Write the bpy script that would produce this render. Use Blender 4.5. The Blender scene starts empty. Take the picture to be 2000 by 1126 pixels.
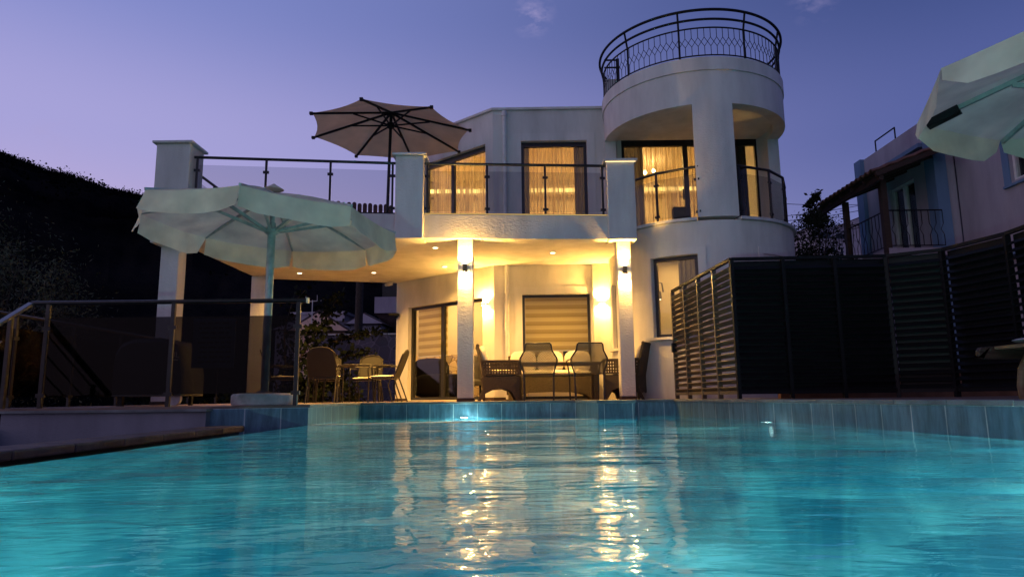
import bpy, math, random
import numpy as np
from mathutils import Matrix, Vector
random.seed(7); rng = np.random.default_rng(7)
scene = bpy.context.scene
COL = scene.collection
rad = math.radians
ZC = .05
WZ = -.225          # water level; deck level is z = 0

# ------------------------------------------------------------------ mesh helpers
class MB:
    def __init__(s): s.v = []; s.f = []; s.uv = {}
    def add(s, vs, fs, M=None, uvs=None):
        o = len(s.v)
        for p in vs:
            p = Vector(p)
            s.v.append(tuple(M @ p) if M is not None else tuple(p))
        for i, f in enumerate(fs):
            if uvs: s.uv[len(s.f)] = uvs[i]
            s.f.append(tuple(o + k for k in f))
        return s
    def box(s, x0, x1, y0, y1, z0, z1, M=None):
        if x0 > x1: x0, x1 = x1, x0
        if y0 > y1: y0, y1 = y1, y0
        if z0 > z1: z0, z1 = z1, z0
        vs = [(x0,y0,z0),(x1,y0,z0),(x1,y1,z0),(x0,y1,z0),(x0,y0,z1),(x1,y0,z1),(x1,y1,z1),(x0,y1,z1)]
        return s.add(vs, [(0,3,2,1),(4,5,6,7),(0,1,5,4),(1,2,6,5),(2,3,7,6),(3,0,4,7)], M)
    def cbox(s, c, sz, M=None):
        return s.box(c[0]-sz[0]/2, c[0]+sz[0]/2, c[1]-sz[1]/2, c[1]+sz[1]/2, c[2]-sz[2]/2, c[2]+sz[2]/2, M)
    def prism(s, pts, z0, z1, M=None):
        n = len(pts)
        vs = [(p[0], p[1], z0) for p in pts] + [(p[0], p[1], z1) for p in pts]
        fs = [tuple(reversed(range(n))), tuple(range(n, 2*n))]
        fs += [(i, (i+1) % n, n+(i+1) % n, n+i) for i in range(n)]
        return s.add(vs, fs, M)
    def tube(s, pts, r, n=8, M=None, closed=False, cap=True):
        pts = [Vector(p) for p in pts]; m = len(pts)
        rs = r if isinstance(r, (list, tuple)) else [r]*m
        vs = []; up0 = None
        for i, p in enumerate(pts):
            if closed: t = pts[(i+1) % m] - pts[i-1]
            else: t = pts[min(i+1, m-1)] - pts[max(i-1, 0)]
            t.normalize()
            if up0 is None:
                a = Vector((0,0,1)) if abs(t.z) < .9 else Vector((1,0,0))
            else: a = up0
            u = t.cross(a).normalized(); w = u.cross(t).normalized(); up0 = w
            for k in range(n):
                an = 2*math.pi*(k+.5)/n
                vs.append(p + (u*math.cos(an) + w*math.sin(an))*rs[i])
        fs = []
        for i in range(m if closed else m-1):
            j = (i+1) % m
            for k in range(n):
                l = (k+1) % n
                fs.append((i*n+k, i*n+l, j*n+l, j*n+k))
        if cap and not closed:
            fs.append(tuple(range(n))); fs.append(tuple(reversed(range((m-1)*n, m*n))))
        return s.add(vs, fs, M)
    def bar(s, a, b, w, h, M=None):
        "rectangular bar from a to b, width w across, height h (up)"
        a = Vector(a); b = Vector(b); t = (b-a).normalized()
        up = Vector((0,0,1)) if abs(t.z) < .95 else Vector((0,1,0))
        u = t.cross(up).normalized(); v = u.cross(t).normalized()
        vs = []
        for p in (a, b):
            for du, dv in ((-1,-1),(1,-1),(1,1),(-1,1)): vs.append(p + u*du*w/2 + v*dv*h/2)
        return s.add(vs, [(0,1,2,3),(7,6,5,4),(0,4,5,1),(1,5,6,2),(2,6,7,3),(3,7,4,0)], M)
    def lathe(s, prof, n=24, M=None):
        vs = []
        for (r, z) in prof:
            for k in range(n):
                a = 2*math.pi*k/n; vs.append((r*math.cos(a), r*math.sin(a), z))
        fs = []
        for i in range(len(prof)-1):
            for k in range(n):
                l = (k+1) % n; fs.append((i*n+k, i*n+l, (i+1)*n+l, (i+1)*n+k))
        fs.append(tuple(reversed(range(n)))); fs.append(tuple(range((len(prof)-1)*n, len(prof)*n)))
        return s.add(vs, fs, M)
    def arcwall(s, cx, cy, r0, r1, a0, a1, z0, z1, n=32):
        "solid curved wall between radii r0<r1, azimuths a0..a1 (deg)"
        vs = []
        for i in range(n+1):
            a = rad(a0 + (a1-a0)*i/n); c, q = math.cos(a), math.sin(a)
            vs += [(cx+r0*c, cy+r0*q, z0), (cx+r1*c, cy+r1*q, z0), (cx+r1*c, cy+r1*q, z1), (cx+r0*c, cy+r0*q, z1)]
        fs = []
        for i in range(n):
            o = i*4; p = o+4
            for k in range(4):
                l = (k+1) % 4; fs.append((o+k, p+k, p+l, o+l))
        fs.append((0,1,2,3)); fs.append((n*4+3, n*4+2, n*4+1, n*4))
        return s.add(vs, fs)
    def build(s, name, mat, parent=None, smooth=False, bevel=0, local=False):
        me = bpy.data.meshes.new(name)
        vs = s.v
        if parent is not None and not local:
            top = parent
            while top.parent: top = top.parent
            inv = top.matrix_basis.inverted()
            vs = [tuple(inv @ Vector(p)) for p in vs]
        me.from_pydata(vs, [], s.f)
        if s.uv:
            lay = me.uv_layers.new(name='UVMap')
            for i, p in enumerate(me.polygons):
                if i in s.uv:
                    for j, li in enumerate(p.loop_indices): lay.data[li].uv = s.uv[i][j]
        me.update()
        if mat: me.materials.append(mat)
        o = bpy.data.objects.new(name, me); COL.objects.link(o)
        if parent is not None: o.parent = parent
        if smooth:
            me.polygons.foreach_set('use_smooth', [True]*len(me.polygons))
            me.set_sharp_from_angle(angle=rad(40))
        if bevel:
            m = o.modifiers.new('bevel', 'BEVEL'); m.width = bevel; m.segments = 2; m.limit_method = 'ANGLE'; m.angle_limit = rad(40)
        return o

def tag(o, label=None, cat=None, group=None, kind=None):
    if label: o['label'] = label
    if cat: o['category'] = cat
    if group: o['group'] = group
    if kind: o['kind'] = kind
    return o
def thing(name, label, cat, loc=(0,0,0), rz=0, group=None):
    o = bpy.data.objects.new(name, None); COL.objects.link(o)
    o.location = loc; o.rotation_euler = (0,0,rz)
    o.matrix_basis = Matrix.Translation(loc) @ Matrix.Rotation(rz, 4, 'Z')
    o.empty_display_size = .1
    return tag(o, label, cat, group)
def copy_tree(o, parent=None):
    c = o.copy(); COL.objects.link(c); c.parent = parent
    for ch in list(o.children): copy_tree(ch, c)
    return c
def place(o, loc, rz=0, label=None):
    o.location = loc; o.rotation_euler = (0,0,rz)
    if label: o['label'] = label
    return o
def frame(p0, p1, z=0):
    "local x along p0->p1, y inward (left of direction), z up"
    d = Vector((p1[0]-p0[0], p1[1]-p0[1])); L = d.length; a = math.atan2(d.y, d.x)
    return Matrix.Translation((p0[0], p0[1], z)) @ Matrix.Rotation(a, 4, 'Z'), L

# ------------------------------------------------------------------ materials
def newmat(name):
    m = bpy.data.materials.new(name); m.use_nodes = True
    nt = m.node_tree; nt.nodes.clear()
    out = nt.nodes.new('ShaderNodeOutputMaterial')
    return m, nt, out
def N(nt, t, **kw):
    n = nt.nodes.new(t)
    for k, v in kw.items(): setattr(n, k, v)
    return n
def pbsdf(nt, col, rough=.6, metal=0, spec=.4):
    b = nt.nodes.new('ShaderNodeBsdfPrincipled')
    b.inputs['Base Color'].default_value = (*col, 1); b.inputs['Roughness'].default_value = rough
    b.inputs['Metallic'].default_value = metal; b.inputs['Specular IOR Level'].default_value = spec
    return b
def simple(name, col, rough=.6, metal=0, spec=.4, var=0, vscale=4, bump=0, bscale=40, bdist=.01, col2=None, detail=4, stretch=(1,1,1)):
    m, nt, out = newmat(name); L = nt.links
    b = pbsdf(nt, col, rough, metal, spec); L.new(b.outputs[0], out.inputs[0])
    tc = N(nt, 'ShaderNodeTexCoord'); mp = N(nt, 'ShaderNodeMapping'); mp.inputs['Scale'].default_value = stretch
    geo = N(nt, 'ShaderNodeNewGeometry')
    L.new(geo.outputs['Position'], mp.inputs['Vector'])
    if var or col2:
        n = N(nt, 'ShaderNodeTexNoise'); n.inputs['Scale'].default_value = vscale; n.inputs['Detail'].default_value = detail
        L.new(mp.outputs[0], n.inputs['Vector'])
        r = N(nt, 'ShaderNodeValToRGB'); r.color_ramp.elements[0].position = .33; r.color_ramp.elements[1].position = .67
        c2 = col2 or tuple(c*(1-var) for c in col)
        r.color_ramp.elements[0].color = (*c2, 1); r.color_ramp.elements[1].color = (*col, 1)
        L.new(n.outputs['Fac'], r.inputs[0]); L.new(r.outputs[0], b.inputs['Base Color'])
    if bump:
        n2 = N(nt, 'ShaderNodeTexNoise'); n2.inputs['Scale'].default_value = bscale; n2.inputs['Detail'].default_value = 5
        L.new(mp.outputs[0], n2.inputs['Vector'])
        bp = N(nt, 'ShaderNodeBump'); bp.inputs['Strength'].default_value = bump; bp.inputs['Distance'].default_value = bdist
        L.new(n2.outputs['Fac'], bp.inputs['Height']); L.new(bp.outputs[0], b.inputs['Normal'])
    return m
def emit(name, col, s):
    m, nt, out = newmat(name); e = N(nt, 'ShaderNodeEmission'); e.inputs[0].default_value = (*col, 1); e.inputs[1].default_value = s
    nt.links.new(e.outputs[0], out.inputs[0]); return m
def twoside_fresnel(nt, ior):
    "fresnel that behaves the same on both faces of a thin sheet"
    g = N(nt, 'ShaderNodeNewGeometry'); m = N(nt, 'ShaderNodeMath'); m.operation = 'MULTIPLY_ADD'
    m.inputs[1].default_value = 1/ior-ior; m.inputs[2].default_value = ior
    nt.links.new(g.outputs['Backfacing'], m.inputs[0]); fr = N(nt, 'ShaderNodeFresnel'); nt.links.new(m.outputs[0], fr.inputs[0]); return fr
def glassmat(name, tint, refl=1.0, rough=.02):
    m, nt, out = newmat(name); L = nt.links
    t = N(nt, 'ShaderNodeBsdfTransparent'); t.inputs[0].default_value = (*tint, 1)
    g = N(nt, 'ShaderNodeBsdfGlossy'); g.inputs['Roughness'].default_value = rough
    g.inputs['Color'].default_value = (refl, refl, refl, 1)
    fr = twoside_fresnel(nt, 1.45)
    mx = N(nt, 'ShaderNodeMixShader'); L.new(fr.outputs[0], mx.inputs[0]); L.new(t.outputs[0], mx.inputs[1]); L.new(g.outputs[0], mx.inputs[2])
    L.new(mx.outputs[0], out.inputs[0]); return m
def fabric(name, col, trans=.35, sheer=0, rough=.9, wrinkle=.3, wscale=3., stain=.82):
    "cloth: diffuse + translucent (+ a little see-through for sheer cloth)"
    m, nt, out = newmat(name); L = nt.links
    geo = N(nt, 'ShaderNodeNewGeometry')
    n = N(nt, 'ShaderNodeTexNoise'); n.inputs['Scale'].default_value = wscale; n.inputs['Detail'].default_value = 3
    L.new(geo.outputs['Position'], n.inputs['Vector'])
    r = N(nt, 'ShaderNodeValToRGB'); r.color_ramp.elements[0].position = .3; r.color_ramp.elements[1].position = .7
    r.color_ramp.elements[0].color = (*[c*stain for c in col], 1); r.color_ramp.elements[1].color = (*col, 1)
    L.new(n.outputs[0], r.inputs[0])
    bp = N(nt, 'ShaderNodeBump'); bp.inputs['Strength'].default_value = wrinkle; bp.inputs['Distance'].default_value = .03
    L.new(n.outputs[0], bp.inputs['Height'])
    d = N(nt, 'ShaderNodeBsdfDiffuse'); t = N(nt, 'ShaderNodeBsdfTranslucent')
    for q in (d, t): L.new(r.outputs[0], q.inputs[0]); L.new(bp.outputs[0], q.inputs['Normal'])
    mx = N(nt, 'ShaderNodeMixShader'); mx.inputs[0].default_value = trans
    L.new(d.outputs[0], mx.inputs[1]); L.new(t.outputs[0], mx.inputs[2])
    if sheer:
        tr = N(nt, 'ShaderNodeBsdfTransparent'); m2 = N(nt, 'ShaderNodeMixShader')
        mp = N(nt, 'ShaderNodeMapping'); mp.inputs['Scale'].default_value = (16, 16, .25); L.new(geo.outputs['Position'], mp.inputs[0])
        n3 = N(nt, 'ShaderNodeTexNoise'); n3.inputs['Scale'].default_value = 1; n3.inputs['Detail'].default_value = 2; L.new(mp.outputs[0], n3.inputs['Vector'])
        rg = N(nt, 'ShaderNodeMapRange'); rg.inputs[1].default_value = .38; rg.inputs[2].default_value = .64; rg.inputs[3].default_value = 0.04; rg.inputs[4].default_value = sheer*2
        L.new(n3.outputs[0], rg.inputs[0]); L.new(rg.outputs[0], m2.inputs[0])
        L.new(mx.outputs[0], m2.inputs[1]); L.new(tr.outputs[0], m2.inputs[2]); L.new(m2.outputs[0], out.inputs[0])
    else: L.new(mx.outputs[0], out.inputs[0])
    return m

def tilemat(name, c1, c2, grout, w, h, rough=.35, gw=.006, streak=True):
    "slate wall tiles from UV (metres)"
    m, nt, out = newmat(name); L = nt.links
    b = pbsdf(nt, c1, rough, 0, .5); L.new(b.outputs[0], out.inputs[0])
    uv = N(nt, 'ShaderNodeUVMap'); br = N(nt, 'ShaderNodeTexBrick'); br.offset = 0; br.squash = 1
    br.inputs['Scale'].default_value = 1; br.inputs['Brick Width'].default_value = w; br.inputs['Row Height'].default_value = h
    br.inputs['Mortar Size'].default_value = gw; br.inputs['Mortar Smooth'].default_value = .3; br.inputs['Bias'].default_value = 0
    br.inputs['Color1'].default_value = (*c1, 1); br.inputs['Color2'].default_value = (*c2, 1); br.inputs['Mortar'].default_value = (*grout, 1)
    L.new(uv.outputs[0], br.inputs['Vector'])
    geo = N(nt, 'ShaderNodeNewGeometry'); mp = N(nt, 'ShaderNodeMapping'); mp.inputs['Scale'].default_value = (6, 6, 1.1) if streak else (3,3,3)
    n = N(nt, 'ShaderNodeTexNoise'); n.inputs['Scale'].default_value = 2.2; n.inputs['Detail'].default_value = 7; n.inputs['Roughness'].default_value = .65
    L.new(geo.outputs['Position'], mp.inputs[0]); L.new(mp.outputs[0], n.inputs['Vector'])
    r = N(nt, 'ShaderNodeValToRGB'); r.color_ramp.elements[0].position = .35; r.color_ramp.elements[1].position = .72
    r.color_ramp.elements[0].color = (.7, .7, .7, 1); r.color_ramp.elements[1].color = (2.0, 1.9, 1.8, 1)
    L.new(n.outputs[0], r.inputs[0])
    mu = N(nt, 'ShaderNodeMix'); mu.data_type = 'RGBA'; mu.blend_type = 'MULTIPLY'; mu.inputs[0].default_value = 1
    L.new(br.outputs[0], mu.inputs[6]); L.new(r.outputs[0], mu.inputs[7]); L.new(mu.outputs[2], b.inputs['Base Color'])
    bp = N(nt, 'ShaderNodeBump'); bp.inputs['Strength'].default_value = .4; bp.inputs['Distance'].default_value = .004
    L.new(n.outputs[0], bp.inputs['Height']); L.new(bp.outputs[0], b.inputs['Normal'])
    return m

def stucco(name, col, bump=.5, bscale=28, bdist=.02):
    "painted plaster: fine grain, trowel marks, faint stains running down"
    m, nt, out = newmat(name); L = nt.links
    b = pbsdf(nt, col, .85, 0, .2); L.new(b.outputs[0], out.inputs[0])
    geo = N(nt, 'ShaderNodeNewGeometry')
    mp = N(nt, 'ShaderNodeMapping'); mp.inputs['Scale'].default_value = (1.5, 1.5, .35); L.new(geo.outputs['Position'], mp.inputs[0])
    n = N(nt, 'ShaderNodeTexNoise'); n.inputs['Scale'].default_value = 2.; n.inputs['Detail'].default_value = 8; n.inputs['Roughness'].default_value = .6
    L.new(mp.outputs[0], n.inputs['Vector'])
    r = N(nt, 'ShaderNodeValToRGB'); r.color_ramp.elements[0].position = .3; r.color_ramp.elements[1].position = .62
    r.color_ramp.elements[0].color = (*[c*.76 for c in col], 1); r.color_ramp.elements[1].color = (*col, 1)
    L.new(n.outputs[0], r.inputs[0]); L.new(r.outputs[0], b.inputs['Base Color'])
    mp2 = N(nt, 'ShaderNodeMapping'); mp2.inputs['Scale'].default_value = (.8, .8, 1.6); L.new(geo.outputs['Position'], mp2.inputs[0])
    n2 = N(nt, 'ShaderNodeTexNoise'); n2.inputs['Scale'].default_value = bscale; n2.inputs['Detail'].default_value = 5
    n2.inputs['Distortion'].default_value = .6
    L.new(mp2.outputs[0], n2.inputs['Vector'])
    bp = N(nt, 'ShaderNodeBump'); bp.inputs['Strength'].default_value = bump; bp.inputs['Distance'].default_value = bdist
    L.new(n2.outputs[0], bp.inputs['Height']); L.new(bp.outputs[0], b.inputs['Normal'])
    return m

M = {}
M['stucco'] = stucco('rough_white_plaster', (.60,.585,.565), .55, 26, .02)
M['plaster'] = stucco('smooth_white_plaster', (.60,.58,.555), .25, 18, .01)
M['trim'] = stucco('trim_plaster', (.62,.60,.58), .12, 30, .005)
M['blue_trim'] = stucco('pale_blue_plaster', (.13,.21,.34), .15, 20, .01)
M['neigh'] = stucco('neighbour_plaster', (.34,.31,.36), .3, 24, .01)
M['marble'] = simple('pale_marble_cap', (.55,.55,.56), .35, var=.25, vscale=6, bump=.1)
M['frame'] = simple('anthracite_frame', (.022,.022,.026), .35, .2, .5, var=.3, vscale=9)
M['black'] = simple('black_metal', (.008,.008,.010), .5, .0, .2, var=.4, vscale=12)
M['louvre'] = simple('louvre_metal', (.008,.008,.009), .5, 0, .15, var=.35, vscale=5)
M['steel'] = simple('brushed_steel', (.20,.19,.18), .36, .8, .5, var=.25, vscale=30, stretch=(1,1,.2))
M['dsteel'] = simple('dark_rail_metal', (.025,.025,.028), .35, .6, .5, var=.3, vscale=20)
M['gate'] = simple('louvre_metal_lit', (.15,.125,.09), .35, .3, .5, var=.3, vscale=5)  # same metal as the other panels, with warm lamp light put into its colour
M['glass'] = glassmat('window_glass', (.93,.94,.93), .6)
M['railglass'] = glassmat('clear_rail_glass', (.86,.87,.88), .28)
M['smoke'] = glassmat('smoked_rail_glass', (.34,.34,.36), .12)
M['cyl'] = simple('bronze_lamp', (.16,.12,.06), .4, .5, .5, var=.2, vscale=40)
M['bulb'] = emit('lit_bulb', (1,.66,.26), 420)
M['spot'] = emit('lit_downlight', (1,.80,.48), 7)
M['led'] = emit('led_strip', (1,.66,.22), .65)
M['led2'] = emit('led_strip_dim', (1,.72,.36), 2)
M['lens'] = emit('pool_lamp_lens', (.7,1,1), 3)
M['cove'] = emit('cove_strip', (1,.62,.16), 4.5)
M['pipe'] = simple('white_pipe', (.62,.61,.60), .45, var=.15, vscale=7)
M['inner'] = simple('interior_cream_paint', (.66,.56,.40), .8, var=.1, vscale=3)
M['floorin'] = simple('interior_floor', (.30,.24,.17), .4, var=.2, vscale=3)
M['sheer'] = fabric('sheer_curtain', (.80,.64,.42), .60, .33, wrinkle=.0)
M['darksofa'] = simple('dark_upholstery', (.007,.006,.006), .9, spec=.05)
M['drape'] = fabric('grey_drape', (.24,.22,.20), .35, 0, wrinkle=.1)
M['terra'] = simple('terracotta_tile', (.16,.07,.045), .75, var=.45, vscale=7, bump=.4, bscale=30)
M['wood'] = simple('dark_brown_wood', (.045,.022,.014), .6, var=.5, vscale=8, stretch=(1,1,6), bump=.3)
M['picket'] = simple('red_brown_picket', (.10,.035,.028), .7, var=.4, vscale=6, stretch=(3,3,.4))
M['teak'] = simple('weathered_teak', (.16,.10,.05), .55, var=.4, vscale=6, stretch=(1,1,8))
M['patio'] = simple('patio_stone_tile', (.20,.13,.10), .45, var=.3, vscale=2.5, bump=.2)
M['coping'] = simple('slate_coping', (.17,.20,.20), .5, var=.45, vscale=5, bump=.4, bscale=25)
M['stonecop'] = simple('brown_stone_coping', (.15,.115,.095), .75, var=.45, vscale=7, bump=.6, bscale=22)
M['tile'] = tilemat('slate_blue_tile', (.075,.15,.19), (.05,.115,.155), (.30,.36,.36), .36, .6)
M['darkgut'] = simple('wet_dark_gutter', (.02,.022,.025), .3, var=.4)
M['canopy'] = fabric('pale_green_canvas', (.86,.82,.64), .40, 0, wrinkle=.9, wscale=3.2, stain=.70)
M['canopy2'] = fabric('taupe_canvas', (.70,.52,.34), .34, 0, wrinkle=.15)
M['umbpole'] = simple('pale_painted_pole', (.40,.46,.44), .4, .2, var=.35, vscale=9, bump=.2)
M['concrete'] = simple('cast_concrete', (.60,.56,.60), .85, var=.35, vscale=9, bump=.6, bscale=35)
M['darkdrape'] = fabric('dark_drape', (.05,.045,.04), .1, 0, wrinkle=.1)
M['cushion'] = simple('cream_cushion', (.70,.64,.54), .95, var=.12, vscale=10, bump=.5, bscale=9, bdist=.03)
M['wicker'] = simple('brown_wicker', (.10,.070,.042), .6, var=.55, vscale=60, bump=.9, bscale=90, stretch=(1,1,2.4))
M['sling'] = simple('bronze_chair_metal', (.032,.027,.02), .45, .4, var=.3, vscale=20)
M['cover'] = simple('black_grill_cover', (.022,.020,.018), .55, var=.3, bump=.6, bscale=6, bdist=.05)
M['board'] = simple('navy_notice_board', (.06,.10,.20), .4, var=.25, vscale=6)
M['ink'] = simple('dark_print', (.006,.009,.02), .5)
M['lettering'] = simple('pale_lettering', (.55,.48,.33), .7)
M['bark'] = simple('tree_bark', (.06,.045,.035), .9, var=.5, vscale=12, bump=.8, stretch=(3,3,1))
M['olive'] = simple('olive_leaves', (.11,.115,.08), .8, spec=.05, col2=(.008,.010,.006), vscale=1.6)
M['leaf'] = simple('dark_leaves', (.016,.022,.012), .8, spec=.05, col2=(.004,.006,.004), vscale=2.5)
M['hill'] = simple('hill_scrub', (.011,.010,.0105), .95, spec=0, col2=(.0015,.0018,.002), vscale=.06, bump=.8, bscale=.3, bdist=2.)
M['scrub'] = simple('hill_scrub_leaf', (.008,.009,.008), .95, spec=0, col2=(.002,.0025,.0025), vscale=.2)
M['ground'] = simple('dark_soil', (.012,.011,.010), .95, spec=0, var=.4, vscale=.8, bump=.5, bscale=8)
M['housew'] = stucco('hillside_house_plaster', (.42,.39,.44), .3)
M['warmhouse'] = stucco('peach_lit_house_plaster', (.85,.60,.46), .3)  # white plaster with the warm light on the house put into its colour
M['rooftile'] = simple('dull_roof_tile', (.075,.05,.05), .8, var=.4, vscale=5)
M['darkpane'] = simple('dark_window_pane', (.012,.013,.018), .15)
M['litpane'] = emit('lit_far_window', (1,.7,.45), 3.0)

def stonemat(name, c, scale, line, lw=.06):
    m, nt, out = newmat(name); L = nt.links
    b = pbsdf(nt, c, .8); L.new(b.outputs[0], out.inputs[0])
    geo = N(nt, 'ShaderNodeNewGeometry')
    v = N(nt, 'ShaderNodeTexVoronoi'); v.feature = 'DISTANCE_TO_EDGE'; v.inputs['Scale'].default_value = scale
    v2 = N(nt, 'ShaderNodeTexVoronoi'); v2.inputs['Scale'].default_value = scale
    L.new(geo.outputs['Position'], v.inputs['Vector']); L.new(geo.outputs['Position'], v2.inputs['Vector'])
    r = N(nt, 'ShaderNodeValToRGB'); r.color_ramp.elements[0].position = lw*.4; r.color_ramp.elements[1].position = lw
    r.color_ramp.elements[0].color = (*line, 1); r.color_ramp.elements[1].color = (1,1,1,1)
    L.new(v.outputs['Distance'], r.inputs[0])
    h = N(nt, 'ShaderNodeSeparateColor'); L.new(v2.outputs['Color'], h.inputs[0])
    r2 = N(nt, 'ShaderNodeValToRGB'); r2.color_ramp.elements[0].color = (*[k*.55 for k in c], 1); r2.color_ramp.elements[1].color = (*[k*1.3 for k in c], 1)
    L.new(h.outputs[0], r2.inputs[0])
    mu = N(nt, 'ShaderNodeMix'); mu.data_type = 'RGBA'; mu.blend_type = 'MULTIPLY'; mu.inputs[0].default_value = 1
    L.new(r2.outputs[0], mu.inputs[6]); L.new(r.outputs[0], mu.inputs[7]); L.new(mu.outputs[2], b.inputs['Base Color'])
    bp = N(nt, 'ShaderNodeBump'); bp.inputs['Distance'].default_value = .03; bp.inputs['Strength'].default_value = .6
    L.new(r.outputs[0], bp.inputs['Height']); L.new(bp.outputs[0], b.inputs['Normal'])
    return m
M['crazy'] = stonemat('crazy_paving_wall', (.60,.44,.24), 5.5, (.25,.2,.15), .035)
M['rubble'] = stonemat('rubble_stone_wall', (.085,.08,.11), 3.4, (1.9,1.85,1.8), .05)

def zebra():
    m, nt, out = newmat('zebra_blind_fabric'); L = nt.links
    geo = N(nt, 'ShaderNodeNewGeometry'); sp = N(nt, 'ShaderNodeSeparateXYZ'); L.new(geo.outputs['Position'], sp.inputs[0])
    mu = N(nt, 'ShaderNodeMath'); mu.operation = 'MULTIPLY'; mu.inputs[1].default_value = 1/.165; L.new(sp.outputs[2], mu.inputs[0])
    fr = N(nt, 'ShaderNodeMath'); fr.operation = 'FRACT'; L.new(mu.outputs[0], fr.inputs[0])
    r = N(nt, 'ShaderNodeValToRGB'); e = r.color_ramp.elements
    e[0].position = .0; e[0].color = (.46,.37,.15,1); e[1].position = .42; e[1].color = (.56,.47,.22,1)
    a = r.color_ramp.elements.new(.48); a.color = (.74,.66,.36,1); a = r.color_ramp.elements.new(.93); a.color = (.66,.57,.30,1)
    a = r.color_ramp.elements.new(.985); a.color = (.34,.27,.12,1)
    L.new(fr.outputs[0], r.inputs[0])
    d = N(nt, 'ShaderNodeBsdfDiffuse'); t = N(nt, 'ShaderNodeBsdfTranslucent')
    L.new(r.outputs[0], d.inputs[0]); L.new(r.outputs[0], t.inputs[0])
    mx = N(nt, 'ShaderNodeMixShader'); mx.inputs[0].default_value = .5
    L.new(d.outputs[0], mx.inputs[1]); L.new(t.outputs[0], mx.inputs[2]); L.new(mx.outputs[0], out.inputs[0])
    return m
M['zebra'] = zebra()

def meshmat():
    m, nt, out = newmat('perforated_metal'); L = nt.links
    b = pbsdf(nt, (.15,.12,.06), .5, .1); tr = N(nt, 'ShaderNodeBsdfTransparent')
    tc = N(nt, 'ShaderNodeTexCoord'); mp = N(nt, 'ShaderNodeMapping'); se = N(nt, 'ShaderNodeSeparateXYZ'); L.new(tc.outputs['Object'], se.inputs[0])
    def w(a, b):
        u = N(nt, 'ShaderNodeMath'); u.operation = a; L.new(se.outputs[0], u.inputs[0]); L.new(se.outputs[2], u.inputs[1])
        k = N(nt, 'ShaderNodeMath'); k.operation = 'MULTIPLY'; k.inputs[1].default_value = 6.2832/.026; L.new(u.outputs[0], k.inputs[0])
        c = N(nt, 'ShaderNodeMath'); c.operation = 'COSINE'; L.new(k.outputs[0], c.inputs[0]); return c
    ad_ = N(nt, 'ShaderNodeMath'); ad_.operation = 'ADD'; L.new(w('ADD',0).outputs[0], ad_.inputs[0]); L.new(w('SUBTRACT',0).outputs[0], ad_.inputs[1])
    lt = N(nt, 'ShaderNodeMath'); lt.operation = 'GREATER_THAN'; lt.inputs[1].default_value = .85; L.new(ad_.outputs[0], lt.inputs[0])
    mx = N(nt, 'ShaderNodeMixShader'); L.new(lt.outputs[0], mx.inputs[0]); L.new(b.outputs[0], mx.inputs[1]); L.new(tr.outputs[0], mx.inputs[2])
    L.new(mx.outputs[0], out.inputs[0]); return m
M['perf'] = meshmat()

# ------------------------------------------------------------------ lights
def lamp(name, kind, loc, energy, col, radius=.03, rot=None, size=None, size_y=None, spot=None, blend=.3, spread=None):
    d = bpy.data.lights.new(name, kind); d.energy = energy; d.color = col
    if kind == 'AREA':
        d.shape = 'RECTANGLE'; d.size = size; d.size_y = size_y or size
        if spread: d.spread = spread
    else: d.shadow_soft_size = radius
    if kind == 'SPOT': d.spot_size = spot; d.spot_blend = blend
    o = bpy.data.objects.new(name, d); COL.objects.link(o); o.location = loc
    if rot: o.rotation_euler = rot
    return o
WARM = (1., .53, .095)

# ------------------------------------------------------------------ camera + world
cam = bpy.data.cameras.new('camera'); cam.sensor_width = 36; cam.lens = 1333/2000*36; cam.clip_start = .02; cam.clip_end = 3000
co = bpy.data.objects.new('camera', cam); COL.objects.link(co); scene.camera = co
co.matrix_world = Matrix.Translation((0,0,ZC)) @ Matrix.Rotation(rad(99.08), 4, 'X') @ Matrix.Rotation(rad(-.66), 4, 'Z')

w = bpy.data.worlds.new('World'); scene.world = w; w.use_nodes = True
nt = w.node_tree; nt.nodes.clear(); L = nt.links
out = N(nt, 'ShaderNodeOutputWorld'); bg = N(nt, 'ShaderNodeBackground'); L.new(bg.outputs[0], out.inputs[0])
tc = N(nt, 'ShaderNodeTexCoord'); sp = N(nt, 'ShaderNodeSeparateXYZ'); L.new(tc.outputs['Generated'], sp.inputs[0])
# colour ramps over elevation (z) for the western (left) and the eastern (right) side of the sky
def skyramp(stops):
    r = N(nt, 'ShaderNodeValToRGB'); cr = r.color_ramp; cr.interpolation = 'EASE'
    cr.elements[0].position = stops[0][0]; cr.elements[0].color = (*stops[0][1], 1)
    cr.elements[1].position = stops[-1][0]; cr.elements[1].color = (*stops[-1][1], 1)
    for p, c in stops[1:-1]: e = cr.elements.new(p); e.color = (*c, 1)
    L.new(sp.outputs[2], r.inputs[0]); return r
def s2l(c): return tuple(((x/255+.055)/1.055)**2.4 if x > 10 else x/255/12.92 for x in c)
west = skyramp([(0, s2l((196,166,205))), (.22, s2l((184,170,215))), (.34, s2l((167,163,217))), (.52, s2l((130,140,204))), (1, s2l((84,98,165)))])
east = skyramp([(0, s2l((112,120,172))), (.22, s2l((102,112,170))), (.34, s2l((86,98,158))), (.52, s2l((62,78,134))), (1, s2l((56,72,128)))])
dt = N(nt, 'ShaderNodeVectorMath'); dt.operation = 'DOT_PRODUCT'; dt.inputs[1].default_value = Vector((-.93, .28, -.22)).normalized()
L.new(tc.outputs['Generated'], dt.inputs[0])
mr = N(nt, 'ShaderNodeMapRange'); mr.inputs[1].default_value = -.44; mr.inputs[2].default_value = .72
mr.interpolation_type = 'SMOOTHSTEP'
L.new(dt.outputs['Value'], mr.inputs[0])
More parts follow.
